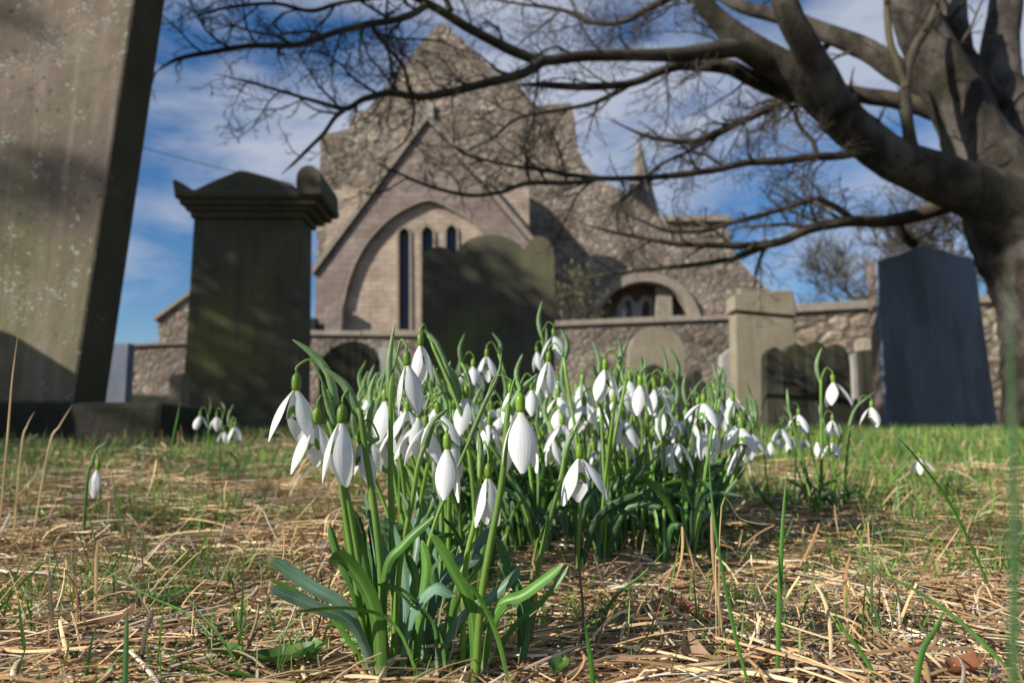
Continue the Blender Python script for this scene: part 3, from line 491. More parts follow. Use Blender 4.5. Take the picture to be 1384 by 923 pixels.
LIMBS = [  # pixel path with half widths, start depth, end depth, twig spacing, twig length
 ([(1420, 330, 50), (1345, 272, 42), (1289, 248, 36), (1247, 232, 32), (1205, 212, 29), (1155, 176, 28), (1121, 141, 29), (1071, 100, 24), (1010, 62, 21), (970, 27, 15), (940, -10, 12), (900, -80, 9)], 4.2, 3.7, .5, .8, 'bark'),
 ([(1135, 150, 24), (1112, 105, 22), (1090, 67, 20), (1066, 17, 18), (1040, -60, 15), (1010, -160, 10)], 3.9, 3.5, .5, .8, 'bark'),
 ([(1335, 230, 58), (1318, 190, 42), (1290, 130, 37), (1260, 75, 34), (1242, 34, 32), (1232, -17, 30), (1220, -120, 22)], 4.4, 4.2, .6, .8, 'bark'),
 ([(1325, 170, 30), (1300, 110, 27), (1288, 60, 24), (1283, 0, 22), (1290, -90, 18)], 4.5, 4.7, .6, .8, 'bark'),
 ([(1400, 250, 60), (1375, 180, 40), (1352, 110, 28), (1352, 60, 24), (1358, 10, 22), (1366, -80, 18)], 4.6, 5.0, .6, .8, 'bark'),
 ([(1345, 140, 16), (1318, 95, 13), (1290, 50, 12), (1270, 20, 9)], 4.6, 4.4, .6, .6, 'bark'),
 ([(1275, 120, 24), (1240, 105, 20), (1215, 96, 17), (1185, 76, 16), (1155, 60, 15), (1110, 42, 13), (1060, 24, 11), (1000, 8, 9), (930, -30, 7)], 4.45, 4.9, .4, .9, 'bark'),
 ([(1300, 165, 18), (1262, 149, 14), (1215, 136, 12), (1170, 130, 11), (1138, 124, 10), (1100, 128, 7), (1061, 136, 6), (1004, 164, 5.2), (960, 183, 5), (937, 191, 4.4), (880, 186, 3), (820, 160, 2.2)], 4.5, 4.9, .16, .6, 'twig'),
 ([(1240, 222, 13), (1231, 195, 9), (1226, 150, 7.5), (1225, 110, 7), (1236, 66, 7), (1256, 32, 6), (1275, -20, 5)], 3.95, 3.9, .3, .5, 'twig'),
 ([(1225, 118, 6), (1214, 85, 5.5), (1203, 55, 5), (1199, 0, 4.6), (1204, -50, 4)], 3.93, 3.85, .3, .5, 'twig'),
 ([(1170, 203, 8), (1135, 211, 6.2), (1100, 212, 6), (1054, 218, 6), (1010, 220, 5.6), (970, 229, 5.2), (920, 236, 4.7), (875, 240, 4.2), (808, 241, 3.6), (740, 231, 2.8), (680, 222, 2.2), (622, 205, 1.8), (590, 175, 1.5)], 3.95, 3.3, .16, .65, 'twig'),
 ([(812, 241, 3.8), (775, 247, 3.8), (712, 248, 3.6), (680, 259, 3.2), (635, 264, 3), (581, 252, 2.5), (534, 232, 2), (500, 215, 1.4)], 3.45, 3.2, .14, .5, 'twig'),
 ([(1040, 88, 11), (1008, 68, 13), (975, 67, 13), (920, 74, 11), (860, 75, 8.5), (790, 76, 8), (735, 82, 7.6), (700, 72, 7.4), (669, 57, 7.2), (630, 36, 7), (601, 18, 6.5), (578, 5, 6), (540, -15, 5), (480, -60, 4)], 3.82, 3.1, .22, .75, 'twig'),
 ([(735, 82, 8), (712, 97, 7.5), (692, 104, 7), (660, 112, 6.2), (635, 118, 6), (585, 130, 5.6), (555, 130, 5), (524, 126, 4.8), (490, 135, 4.3), (467, 147, 4), (430, 138, 3), (395, 128, 2.5), (340, 112, 2), (290, 100, 1.5)], 3.27, 2.9, .13, .6, 'twig'),
 ([(575, 8, 6), (556, 20, 5.6), (530, 28, 5.2), (501, 32, 5), (475, 38, 4.8), (450, 45, 4.6), (400, 61, 4.4), (340, 62, 4), (290, 70, 3.6), (240, 80, 3), (215, 95, 2.3)], 3.1, 2.8, .12, .55, 'twig'),
 ([(467, 147, 4), (452, 160, 3.2), (438, 180, 3), (420, 198, 2.7), (400, 218, 2.3), (380, 236, 1.8)], 2.97, 2.85, .15, .35, 'twig'),
 ([(1095, 138, 6), (1050, 122, 11), (1015, 106, 11), (987, 92, 10.5), (950, 88, 9.5), (920, 88, 8.5), (890, 98, 6.5), (855, 112, 6), (810, 117, 5.7), (769, 117, 5.3), (735, 115, 5), (700, 114, 4)], 4.1, 3.5, .25, .6, 'bark'),
 ([(852, 112, 5), (835, 124, 4), (800, 140, 3.4), (760, 148, 3), (700, 160, 2.4), (660, 190, 2), (600, 215, 1.5)], 3.75, 3.9, .15, .6, 'twig'),
 ([(1276, 275, 16), (1250, 288, 10), (1222, 295, 9.5), (1190, 300, 8.5), (1152, 299, 8), (1120, 304, 7.5), (1090, 311, 7), (1060, 325, 6), (1033, 331, 5.8), (995, 332, 5), (950, 331, 4.4), (916, 330, 3.8), (870, 322, 3), (821, 312, 2.4), (780, 300, 1.6)], 4.7, 4.6, .16, .6, 'twig'),
 ([(1038, 331, 5), (1012, 342, 4.5), (990, 350, 4), (930, 359, 3.4), (880, 364, 3), (830, 369, 2.4), (790, 376, 1.8), (760, 372, 1.4)], 4.65, 4.9, .15, .5, 'twig'),
 ([(1155, 300, 6), (1140, 287, 5), (1121, 276, 4.4), (1100, 269, 4), (1060, 282, 3.8), (1020, 293, 3.4), (984, 303, 3.2), (951, 312, 2.9), (902, 312, 2.5), (860, 295, 1.8), (820, 280, 1.4)], 4.68, 4.4, .15, .5, 'twig'),
 ([(1105, 212, 4), (1098, 190, 3), (1084, 175, 3), (1075, 155, 3), (1086, 140, 3)], 3.9, 3.9, .2, .4, 'twig'),
 ([(1236, 330, 7), (1222, 318, 6), (1215, 300, 6), (1225, 285, 6)], 5.0, 4.8, .2, .6, 'twig'),
 ([(1130, 46, 6), (1085, 100, 4), (1030, 150, 3), (985, 176, 2.5), (900, 220, 2)], 4.8, 5.2, .15, .7, 'twig'),
 ([(960, 10, 8), (920, -8, 7), (880, 10, 5), (840, 30, 4), (800, 30, 3.5), (760, 14, 3), (700, 5, 2), (640, -5, 1.5)], 3.85, 4.2, .15, .75, 'twig'),
 ([(610, 15, 5), (590, -10, 4), (520, -5, 3.6), (460, 4, 3), (420, 15, 3), (370, 5, 2.5), (300, 12, 2.2), (250, 28, 1.6)], 3.15, 3.0, .13, .6, 'twig'),
 ([(980, 176, 3), (930, 205, 2.5), (890, 225, 2.3), (850, 262, 2), (820, 285, 1.4)], 4.9, 5.1, .15, .5, 'twig'),
 ([(500, 32, 4), (520, 60, 3), (545, 90, 2.7), (552, 120, 2.4), (560, 150, 2), (548, 190, 1.6), (510, 215, 1.2)], 3.06, 3.2, .13, .6, 'twig'),
]
rng = random.Random(5)
for data, y0, y1, sp_, ln_, mt in LIMBS:
    pts, rr = px_limb(data, y0, y1); mb = MB(); tube(mb, pts, rr, 16 if data[0][2] > 15 else 8, wob=.09 if data[0][2] > 12 else .08)
    br = obj('branch', mb, M[mt], T_, smooth=True)
    tw = MB()
    thin = data[0][2] < 14
    k0 = len(pts) // 4 if not thin else 0
    branchlets(tw, pts[k0:], rr[k0:], rng, sp_ * .88, ln_, 2, droop=.02, r0=.0085 if thin else .016, fac=.6)
    if tw.v: tag(obj('twigs', tw, M['twig'], br, smooth=True), None, None, kind='stuff')

def far_tree(px, pyb, Y, h, seed, label):
    rg = random.Random(seed); b = P(px, pyb, Y); b.z = gz(b.x, Y) - .1
    t = thing('tree', label, 'tree', b, 'bare trees beyond the far wall')
    mb = MB(); q = [b + Vector((0, 0, 0)), b + Vector((rg.uniform(-.2, .2), 0, h * .25)), b + Vector((rg.uniform(-.4, .4), .1, h * .5)), b + Vector((rg.uniform(-.5, .5), 0, h * .78))]
    pts = spline(q, 14); rr = interp1([h * .028, h * .02, h * .013, h * .006], 14); tube(mb, pts, rr, 8); obj('trunk', mb, M['bark'], t, smooth=True)
    cr = MB(); rr = [max(r, .03) for r in rr]
    def grow(p, d, l, r, lv):
        k = 5; q = [p]
        for j in range(k): d = (d + Vector((rg.gauss(0, .14), rg.gauss(0, .14), rg.gauss(.05, .12)))).normalized(); q.append(q[-1] + d * l / k)
        tube(cr, q, [max(r * (1 - .6 * j / k), .007) for j in range(k + 1)], 3 if lv < 2 else 5, cap=False)
        if lv:
            for j in range(6 if lv > 1 else 7):
                i = rg.randint(2, k); s = Vector((rg.gauss(0, 1), rg.gauss(0, 1), rg.gauss(.2, .7))).normalized(); grow(q[i], (d * .7 + s).normalized(), l * rg.uniform(.45, .75), r * .5, lv - 1)
    for i in range(15):
        k = rg.randint(3, 14); a = rg.uniform(0, 6.28); grow(pts[k], Vector((math.cos(a), math.sin(a), rg.uniform(.2, 1))).normalized(), h * rg.uniform(.2, .36), h * .009, 3)
    tag(obj('crown', cr, M['twig'], t), None, None)
far_tree(1175, 500, 24, 6.2, 3, 'bare fine-twigged tree beyond the pale wall, nearer the church')
far_tree(1262, 500, 20, 6.6, 9, 'bare fine-twigged tree rising behind the blue slate headstone')
far_tree(1345, 500, 26, 9.0, 12, 'bare fine-twigged tree beyond the wall behind the main trunk')

def leaf_clump(mb, c, r, n, size, rg):
    for _ in range(n):
        d = Vector((rg.gauss(0, 1), rg.gauss(0, 1), rg.gauss(0, 1))).normalized() * r * rg.random() ** .45; p = c + d
        a = Vector((rg.gauss(0, 1), rg.gauss(0, 1), rg.gauss(0, 1))).normalized(); b = a.cross(Vector((rg.gauss(0, 1), rg.gauss(0, 1), 1))).normalized(); s = size * rg.uniform(.6, 1.3)
        mb.add([p, p + a * s * .5 + b * s * .25, p + a * s, p + a * s * .5 - b * s * .25], [(0, 1, 2, 3)])
# unseen yew read from the dapples; its leaf clumps are placed to cast shade
def yew(base, centres, label, seed):
    rg = random.Random(seed); t = thing('unseen_yew_tree', label, 'tree', base, None)
    mb = MB(); top = base + Vector((.1, 0, 3.6)); pts = spline([base, base + Vector((.08, .05, 1.5)), top, top + Vector((0, 0, 1.2))], 12); tube(mb, pts, interp1([.22, .17, .11, .03], 12), 10, wob=.15); obj('trunk', mb, M['bark'], t, smooth=True)
    cr = MB()
    for c, r, n in centres:
        tube(cr, spline([pts[6], (pts[6] + Vector(c)) / 2 + Vector((0, 0, .1)), Vector(c)], 6), interp1([.02, .005], 6), 4); leaf_clump(cr, Vector(c), r, n, min(.09, r * .3), rg)
    obj('crown', cr, M['leafdark'], t)
YEW = []
def toward(px, py, Y, dist): return tuple(P(px, py, Y) + SUN * dist)
for (px, py, Y, dist, r, n) in [(330, 330, 4, 6.5, .42, 900), (370, 480, 4, 6.8, .34, 550), (290, 540, 4, 6.5, .4, 800), (330, 250, 4, 6.6, .35, 500),
                               (620, 380, 5, 7.2, .4, 750), (620, 470, 5, 7.0, .45, 900), (710, 480, 5, 7.2, .38, 750), (670, 560, 5, 7, .45, 800),
                               (470, 520, 7, 8.4, .6, 1100),
                               (1300, 262, 4.1, 10, .24, 420), (1240, 236, 4.0, 10.1, .22, 380), (1190, 205, 3.95, 10.2, .2, 300), (1140, 160, 3.9, 10, .17, 170), (1400, 520, 4, 10.2, .26, 380),
                               (1375, 745, .78, 6.7, .07, 130), (60, 735, .85, 6.5, .05, 70), (300, 800, .55, 6.4, .04, 60), (980, 812, .5, 6.3, .035, 50),
                               (70, 245, 2.3, 7.6, .12, 260), (140, 235, 2.3, 7.7, .1, 150), (0, 255, 2.3, 7.7, .12, 200), (10, 20, 2.3, 7.8, .12, 200), (10, 330, 2.3, 7.8, .08, 60)]:
    YEW.append((toward(px, py, Y, dist), r, n))  # clumps put on sun rays to shade stones, limb, trunk and ground
yew(Vector((-7.6, 2.0, 0)), YEW, 'unseen evergreen yew beyond the left edge, crown shaped to cast shade', 4)

# small olive bush in the corner by the church
sb = thing('bush', 'sparse olive green bush against the church wall behind the low wall', 'bush', (P(785, 430, 16).x, 16, gz(0, 16)))
st = MB(); fo = MB(); rg = random.Random(8)
for k in range(15):
    e = P(rg.uniform(752, 812), rg.uniform(365, 425), 16 + rg.uniform(-.5, .5)); b = Vector((P(785, 430, 16).x + rg.uniform(-.2, .2), 16, gz(0, 16)))
    tube(st, spline([b, b.lerp(e, .6) + Vector((0, 0, .3)), e], 5), interp1([.02, .008], 5), 4); leaf_clump(fo, e, .28, 42, .1, rg)
obj('stem', st, M['twig'], sb)
bl = plant('olive_leaf', [(.12, .12, .05), (.22, .2, .1)], 6, .2, .6); obj('foliage', fo, bl, sb)

# overhead wire
mb = MB(); a = P(150, 186, 18); b = P(520, 262, 24); q = [a.lerp(b, i / 20) - Vector((0, 0, 1.0 * (1 - (2 * i / 20 - 1) ** 2) * .3)) for i in range(21)]; tube(mb, q, [.012] * 21, 4); tag(obj('overhead_wire', mb, M['iron']), 'thin wire crossing the sky between the two large headstones', 'wire')

# ---------------------------------------------------------------- straw and grass
def strips(name, base, head, length, elev, bend, swirl, width, col, K, mat, label, taper=.15, grassy=False):
    n = len(head); pts = np.zeros((n, K + 1, 3)); pts[:, 0] = base
    for k in range(K):
        h = head + swirl * k / K; e = elev + bend * k / K
        pts[:, k + 1] = pts[:, k] + np.stack([np.cos(h) * np.cos(e), np.sin(h) * np.cos(e), np.sin(e)], 1) * (length / K)[:, None]
    roll = RS.uniform(-.9, .9, n)
    V = np.zeros((n, K + 1, 3, 3))
    for k in range(K + 1):
        h = head + swirl * k / K; e = elev + bend * k / K
        side = np.stack([-np.sin(h), np.cos(h), np.zeros(n)], 1); up = np.stack([-np.cos(h) * np.sin(e), -np.sin(h) * np.sin(e), np.cos(e)], 1)
        s2 = side * np.cos(roll)[:, None] + up * np.sin(roll)[:, None]; u2 = -side * np.sin(roll)[:, None] + up * np.cos(roll)[:, None]
        t = k / K; wk = (1 - t ** 2.2 * (1 - taper)) if grassy else (.75 + .25 * math.sin(math.pi * t))
        if grassy: wk *= (.6 + .4 * min(1, t * 3))
        wv = (width * wk * .5)[:, None]
        V[:, k, 0] = pts[:, k] - s2 * wv; V[:, k, 1] = pts[:, k] + u2 * wv * (.9 if not grassy else -.35); V[:, k, 2] = pts[:, k] + s2 * wv
    me = bpy.data.meshes.new(name); nv = n * (K + 1) * 3; me.vertices.add(nv); me.vertices.foreach_set('co', V.reshape(-1).astype(np.float32))
    idx = np.arange(nv).reshape(n, K + 1, 3)
    f = np.concatenate([np.stack([idx[:, :-1, j], idx[:, :-1, j + 1], idx[:, 1:, j + 1], idx[:, 1:, j]], -1).reshape(-1, 4) for j in (0, 1)])
    nf = len(f); me.loops.add(nf * 4); me.loops.foreach_set('vertex_index', f.reshape(-1).astype(np.int32)); me.polygons.add(nf)
    me.polygons.foreach_set('loop_start', (np.arange(nf) * 4).astype(np.int32)); me.polygons.foreach_set('loop_total', np.full(nf, 4, dtype=np.int32)); me.polygons.foreach_set('use_smooth', np.ones(nf, dtype=bool))
    me.update(calc_edges=True)
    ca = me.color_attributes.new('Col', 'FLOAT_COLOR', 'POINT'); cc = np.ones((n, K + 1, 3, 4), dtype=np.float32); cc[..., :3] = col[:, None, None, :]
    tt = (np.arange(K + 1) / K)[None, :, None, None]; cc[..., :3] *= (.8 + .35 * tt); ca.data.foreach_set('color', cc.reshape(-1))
    me.materials.append(M[mat]); o = bpy.data.objects.new(name, me); C.objects.link(o); tag(o, label, None, kind='stuff'); o['category'] = name.replace('_', ' '); return o
def gzv(x, y):
    return np.array([gz(a, b) for a, b in zip(x, y)])
def scatter(n, y0, y1, pw=1.0, dens=None):
    y = y0 + (y1 - y0) * RS.rand(n) ** pw; x = (RS.rand(n) * 2 - 1) * (1.0 * y + .16)
    if dens is not None:
        k = RS.rand(n) < dens(x, y); x, y = x[k], y[k]
    return x, y
def nz2(x, y, s, off=0): return np.array([noise.noise(Vector((a * s + off, b * s, off))) for a, b in zip(x, y)])
SC = np.array([[.70, .53, .29], [.60, .40, .20], [.47, .28, .13], [.30, .17, .08], [.60, .50, .36], [.74, .64, .48], [.19, .12, .07]])
def straw(n, y0, y1, pw, lmin, lmax, wmin, wmax, h, K, out, dens=None):
    x, y = scatter(n, y0, y1, pw, dens); n = len(x); z = gzv(x, y) + RS.rand(n) ** 1.2 * h * (1 + .8 * nz2(x, y, 9, 2))
    head = RS.rand(n) * 6.283; head = np.where(RS.rand(n) < .45, RS.normal(0, .5, n) + nz2(x, y, 3, 5) * 2.0, head)
    elev = RS.normal(.05, .13, n); up = (RS.rand(n) < .04) & (y > .36); elev = np.where(up, RS.uniform(.4, 1.3, n), elev)
    ln = RS.uniform(lmin, lmax, n) * np.where(up, .7, 1)
    c = SC[RS.choice(len(SC), n, p=[.19, .2, .19, .15, .08, .06, .13])] * RS.uniform(.75, 1.15, n)[:, None] * (1 + .55 * nz2(x, y, 7, 9) + .3 * nz2(x, y, 25, 4))[:, None]
    out.append((np.stack([x, y, z], 1), head, ln, elev, np.where(up, RS.normal(-.5, .6, n), -elev * 1.6 + RS.normal(0, .12, n)), RS.normal(0, .7, n), RS.uniform(wmin, wmax, n), c))
def cat(out): return [np.concatenate([o[i] for o in out]) for i in range(8)]
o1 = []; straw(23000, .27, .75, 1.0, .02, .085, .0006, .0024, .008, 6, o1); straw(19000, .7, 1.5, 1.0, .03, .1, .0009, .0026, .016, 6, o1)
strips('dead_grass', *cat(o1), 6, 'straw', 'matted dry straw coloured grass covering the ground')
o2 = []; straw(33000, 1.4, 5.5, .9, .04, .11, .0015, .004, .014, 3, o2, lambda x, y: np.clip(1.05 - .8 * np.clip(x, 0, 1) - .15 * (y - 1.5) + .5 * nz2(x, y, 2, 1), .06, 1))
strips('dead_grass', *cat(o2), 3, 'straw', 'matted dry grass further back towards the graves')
GC = np.array([[.12, .27, .03], [.17, .33, .045], [.09, .2, .035], [.24, .36, .07], [.15, .25, .09]])
def blades(n, y0, y1, pw, hmin, hmax, wmin, wmax, out, dens):
    x, y = scatter(n, y0, y1, pw, dens); n = len(x)
    x = x + RS.normal(0, .004, n); z = gzv(x, y) + .002
    c = GC[RS.choice(len(GC), n)] * RS.uniform(.7, 1.2, n)[:, None]; dry = RS.rand(n) < .1; c[dry] = SC[RS.choice(3, dry.sum())]
    ln = RS.uniform(hmin, hmax, n) * RS.uniform(.5, 1, n)
    out.append((np.stack([x, y, z], 1), RS.rand(n) * 6.283, ln, RS.uniform(.75, 1.5, n), RS.normal(-.45, .45, n), RS.normal(0, .3, n), RS.uniform(wmin, wmax, n), c))
def dn(x, y):
    a = nz2(x, y, 5, 3); b = nz2(x, y, 14, 8)
    right = np.clip((x - .15) * 1.4, 0, .5) * (y > .6)
    return np.clip(.17 + a * .95 + b * .7 + right, .02, 1)
def df(x, y):
    a = nz2(x, y, 1.3, 3); b = nz2(x, y, 4, 8)
    right = np.where(x > 0, np.clip((y - 1.1) * .4, 0, .45), np.clip((y - 2.2) * .3, 0, .35))
    return np.clip(.24 + a * .6 + b * .4 + right, .04, 1)
o3 = []; blades(32000, .3, .95, .9, .014, .04, .0008, .0019, o3, dn); blades(3500, .36, .95, 1, .035, .085, .001, .0022, o3, dn); blades(76000, .85, 1.9, 1, .02, .055, .0011, .0026, o3, dn); blades(6500, .85, 1.9, 1, .05, .1, .0012, .0026, o3, dn)
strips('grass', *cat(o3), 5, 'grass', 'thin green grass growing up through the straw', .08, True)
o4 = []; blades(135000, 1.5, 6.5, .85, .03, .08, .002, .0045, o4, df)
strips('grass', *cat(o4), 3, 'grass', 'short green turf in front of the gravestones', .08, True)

# ---------------------------------------------------------------- strap leaves, blades, stalks
YV = Vector((0, 1, 0))
def ribbon(mb, pts, wid, roll=0, twist=0, chan=.25):
    n = len(pts); o = len(mb.v)
    if mb.uv is None: mb.uv = []
    vs = []; cols = 5
    for i, p in enumerate(pts):
        t = (pts[min(i + 1, n - 1)] - pts[max(i - 1, 0)]).normalized(); s = t.cross(YV)
        s = s.normalized() if s.length > .05 else Vector((1, 0, 0)); nn = s.cross(t).normalized()
        a = roll + twist * i / (n - 1); s2 = s * math.cos(a) + nn * math.sin(a); n2 = nn * math.cos(a) - s * math.sin(a)
        for k in range(cols):
            v = -1 + 2 * k / (cols - 1); vs.append(p + s2 * v * wid[i] * .5 + n2 * (v * v) * chan * wid[i]); mb.uv.append(((v + 1) / 2, i / (n - 1)))
    mb.add(vs, [(i * cols + k, i * cols + k + 1, (i + 1) * cols + k + 1, (i + 1) * cols + k) for i in range(n - 1) for k in range(cols - 1)])
def leafw(n, w, tip=.12, base=.6):
    return [w * (lerp(base, 1, min(1, i / n * 2.2)) * (1 if i / n < .8 else math.sqrt(max(0, 1 - ((i / n - .8) / .2) ** 2)) * (1 - tip) + tip)) for i in range(n + 1)]
def bladew(n, w): return [w * (.7 + .3 * min(1, i / n * 3)) * (1 - (i / n) ** 2.5) + w * .03 for i in range(n + 1)]
def petal_grid(mb, org, axis, rad, Lp, W, openr, bulge, cup, K=11, cols=7, r0=.04, inner=False):
    tang = axis.cross(rad).normalized(); p = org + rad * (Lp * r0); o = len(mb.v); vs = []
    if mb.uv is None: mb.uv = []
    for i in range(K + 1):
        u = i / K; th = openr + bulge * math.cos(math.pi * (u * .92 + .02))
        if i: p = p + (axis * math.cos(th) + rad * math.sin(th)) * (Lp / K)
        nrm = rad * math.cos(th) - axis * math.sin(th)   # outward normal
        if inner: sh = .45 + .55 * min(1, u * 1.5)
        else: sh = max(.16, math.sin(math.pi * min(1, u ** 1.12 * .985)) ** .8)
        hw = W * .5 * sh; ph = cup * (.6 + .4 * math.sin(math.pi * u))
        for k in range(cols):
            v = -1 + 2 * k / (cols - 1); a = v * ph; rr = hw / max(math.sin(ph), .05)
            q = p + tang * rr * math.sin(a) - nrm * rr * (1 - math.cos(a))
            if inner and i == K: q = q - axis * Lp * .07 * (1 - abs(v) * 1.3 if abs(v) < .77 else 0)
            vs.append(q); mb.uv.append(((v + 1) / 2, u))
    mb.add(vs, [(i * cols + k, i * cols + k + 1, (i + 1) * cols + k + 1, (i + 1) * cols + k) for i in range(K) for k in range(cols - 1)])
rf = random.Random(21)
def snowdrop(fx, fy, tip, Y, label, opn=18, yaw=None, lean=0, stem=None, sp=None, side=None, leaves=None, nleaf=2, base=None, group='snowdrops flowering in the grass', ped=None, detail=True, leafh=(.07, .12), petyaw=None):
    A = P(fx, fy, Y); Lf = (tip - fy) * Y / F * 1.02
    ax = Vector((math.sin(R(lean)), rf.uniform(-.12, .06), -math.cos(R(lean)))).normalized()
    side = side if side is not None else rf.choice((-1, 1))
    k = Lf / .042
    if ped: S = P(*ped, Y + .003)
    else: S = A + Vector((side * .013 * k, rf.uniform(-.004, .006), -.006 * k))
    if stem: sp_pts = [P(x, y, lerp(Y + .005, Y, i / max(1, len(stem) - 1))) for i, (x, y) in enumerate(stem)]; B = Vector((sp_pts[0].x, sp_pts[0].y, gz(sp_pts[0].x, sp_pts[0].y) - .004))
    else:
        if base: B = Vector((base[0], base[1], 0))
        else: B = Vector((S.x + rf.gauss(0, .012), S.y + rf.gauss(0, .015), 0))
        B.z = gz(B.x, B.y) - .004
        sp_pts = [B, B.lerp(S, .5) + Vector((-(S.x - B.x) * .12 + rf.gauss(0, .003), 0, 0))]
    root = thing('snowdrop', label, 'snowdrop', B, group)
    if stem: path = [B] + sp_pts[1:] + [S]
    else: path = sp_pts + [S]
    n = 16; q = spline(path, n); mb = MB(); tube(mb, q, interp1([.0021 * k, .0018 * k, .0016 * k, .0014 * k], n), 7)
    # pedicel arching over
    top = Vector(((S.x + A.x) / 2 * 1 + (A.x - S.x) * .1, (S.y + A.y) / 2, max(S.z, A.z) + .007 * k))
    if ped and abs(S.x - A.x) > .025: top.z = max(S.z, A.z) + .006
    pq = spline([S, S.lerp(top, .55) + Vector((0, 0, .002 * k)), top, A.lerp(top, .3) + Vector(((A.x - S.x) * .12, 0, .001 * k)), A], 12); tube(mb, pq, [.00075 * k] * 13, 6)
    obj('stem', mb, M['stem'], root, smooth=True)
    # spathe
    if sp: sq = [S + (q[-2] - S) * .6] + [P(x, y, Y + .001) for x, y in sp]
    else:
        h = rf.uniform(.7, 1.15) * .034 * k; sgn = 1 if A.x > S.x else -1; o_ = rf.uniform(-.2, .7) * sgn
        sq = [S - Vector((0, 0, .004 * k)), S + Vector((-sgn * .003 * k, rf.uniform(-.004, .004), h * .45)), S + Vector((o_ * .012 * k, rf.uniform(-.006, .006), h))]
    mb = MB(); ribbon(mb, spline(sq, 10), [.0042 * k * v for v in (.6, .9, 1.1, 1.2, 1.2, 1.15, 1.05, .95, .8, .55, .15)], rf.uniform(-.6, .6), 0, .55)
    obj('spathe', mb, M['spathe'], root, smooth=True)
    # ovary
    Lo = .235 * Lf; prof = [0, .7, .92, 1, 1, .98, .9, .8]; ro = .06 * Lf
    mb = MB(); tube(mb, [A + ax * Lo * (i / 7) for i in range(8)], [max(v * ro, .0004) for v in prof], 12); obj('ovary', mb, M['ovary'], root, smooth=True)
    e1 = ax.cross(Vector((0, 1, 0))).normalized(); e2 = ax.cross(e1).normalized()
    yaw = yaw if yaw is not None else (rf.gauss(30, 22) if rf.random() < .6 else rf.uniform(0, 120))
    O = A + ax * (Lo * .96)
    for j in range(3):
        a = R(yaw + 120 * j + rf.uniform(-8, 8)); rad = e1 * math.cos(a) + e2 * math.sin(a)
        ow = R(max(2, opn * rf.uniform(.8, 1.35) + (5 if opn > 13 else 0)))
        mb = MB(); petal_grid(mb, O, ax, rad, Lf * .77 * rf.uniform(.95, 1.03), Lf * .305 * rf.uniform(.9, 1.08), ow, R(13) + ow * .25, R(rf.uniform(38, 56))); obj('petal', mb, M['petal'], root, smooth=True)
    if opn > 9 or detail:
        mb = MB()
        for j in range(3):
            a = R(yaw + 60 + 120 * j); rad = e1 * math.cos(a) + e2 * math.sin(a); petal_grid(mb, O, ax, rad, Lf * .38, Lf * .185, R(8), R(5), R(54), K=10, r0=.07, inner=True)
        obj('inner_petals', mb, M['inner'], root, smooth=True)
    # leaves
    if leaves is not None:
        for lf in leaves: strap(root, *lf)
    else:
        for j in range(nleaf):
            h = rf.uniform(*leafh) * (.8 + .2 * k); a = rf.uniform(0, 6.283); out = rf.uniform(.15, .75) * h
            d = Vector((math.cos(a), math.sin(a) * .8, 0)); e = B + d * out + Vector((0, 0, h * rf.uniform(.55, 1)))
            m_ = B + d * out * .35 + Vector((0, 0, h * .62)); w = rf.uniform(.0042, .0072) * max(k, .8)
            mb = MB(); ribbon(mb, spline([B, m_, e], 9), leafw(9, w), rf.uniform(-1.1, 1.1), rf.uniform(-.5, .5)); obj('leaf', mb, M[rf.choice(['leafdark', 'leafblue', 'leafdark', 'leaf'])], root, smooth=True)
    return root
def strap(root, pts, w, mat='leaf', roll=0., twist=0., Y0=.37, Y1=.36, n=18, base=.6):
    q = [P(x, y, lerp(Y0, Y1, i / (len(pts) - 1))) for i, (x, y) in enumerate(pts)]; q[0].z = min(q[0].z, gz(q[0].x, q[0].y))
    mb = MB(); ribbon(mb, spline(q, n), leafw(n, w * .43e-3, base=base), roll, twist, .22); obj('leaf', mb, M[mat], root, smooth=True)

G = 'snowdrops of the near tuft'
snowdrop(401, 503, 608, .372, 'wide open snowdrop at the outer left of the near tuft, green horseshoe mark showing', 20, 30, 2, [(500, 895), (492, 800), (483, 750), (466, 655), (452, 585), (447, 545)], [(451, 550), (441, 505), (420, 478), (395, 459)], ped=(441, 528), group=G,
    leaves=[([(512, 905), (470, 830), (420, 795), (363, 754)], 17, 'leafblue', .5, -.4, .36, .35), ([(508, 895), (450, 838), (405, 806), (363, 783)], 11, 'leaf', .3, .4, .37, .36), ([(518, 908), (478, 846), (420, 818), (363, 793)], 13, 'leafblue', -.3, 0, .355, .34)])
snowdrop(429, 550, 643, .365, 'open snowdrop with narrow drooping petals, second along the left of the near tuft', 20, 22, -3, [(506, 898), (480, 780), (462, 665), (450, 590)], [(450, 575), (440, 545), (434, 512)], ped=(440, 563), group=G,
    leaves=[([(516, 880), (505, 830), (470, 765), (443, 757)], 22, 'leaf', .3, .3, .352, .34), ([(505, 880), (497, 790), (470, 690), (462, 681)], 15, 'leaf', -.5, .5, .37, .38)])
snowdrop(463, 545, 656, .355, 'large half closed snowdrop hanging lowest of the three on the left of the near tuft', 9, 42, 0, [(519, 897), (516, 790), (506, 690), (494, 610), (487, 560)], [(487, 562), (471, 523), (456, 508), (439, 497)], ped=(482, 553), group=G,
    leaves=[([(528, 900), (512, 800), (500, 720), (489, 660)], 13, 'leafblue', .8, .3, .375, .39), ([(520, 870), (519, 780), (545, 735), (586, 697)], 12, 'leaf', .3, .3, .355, .35)])
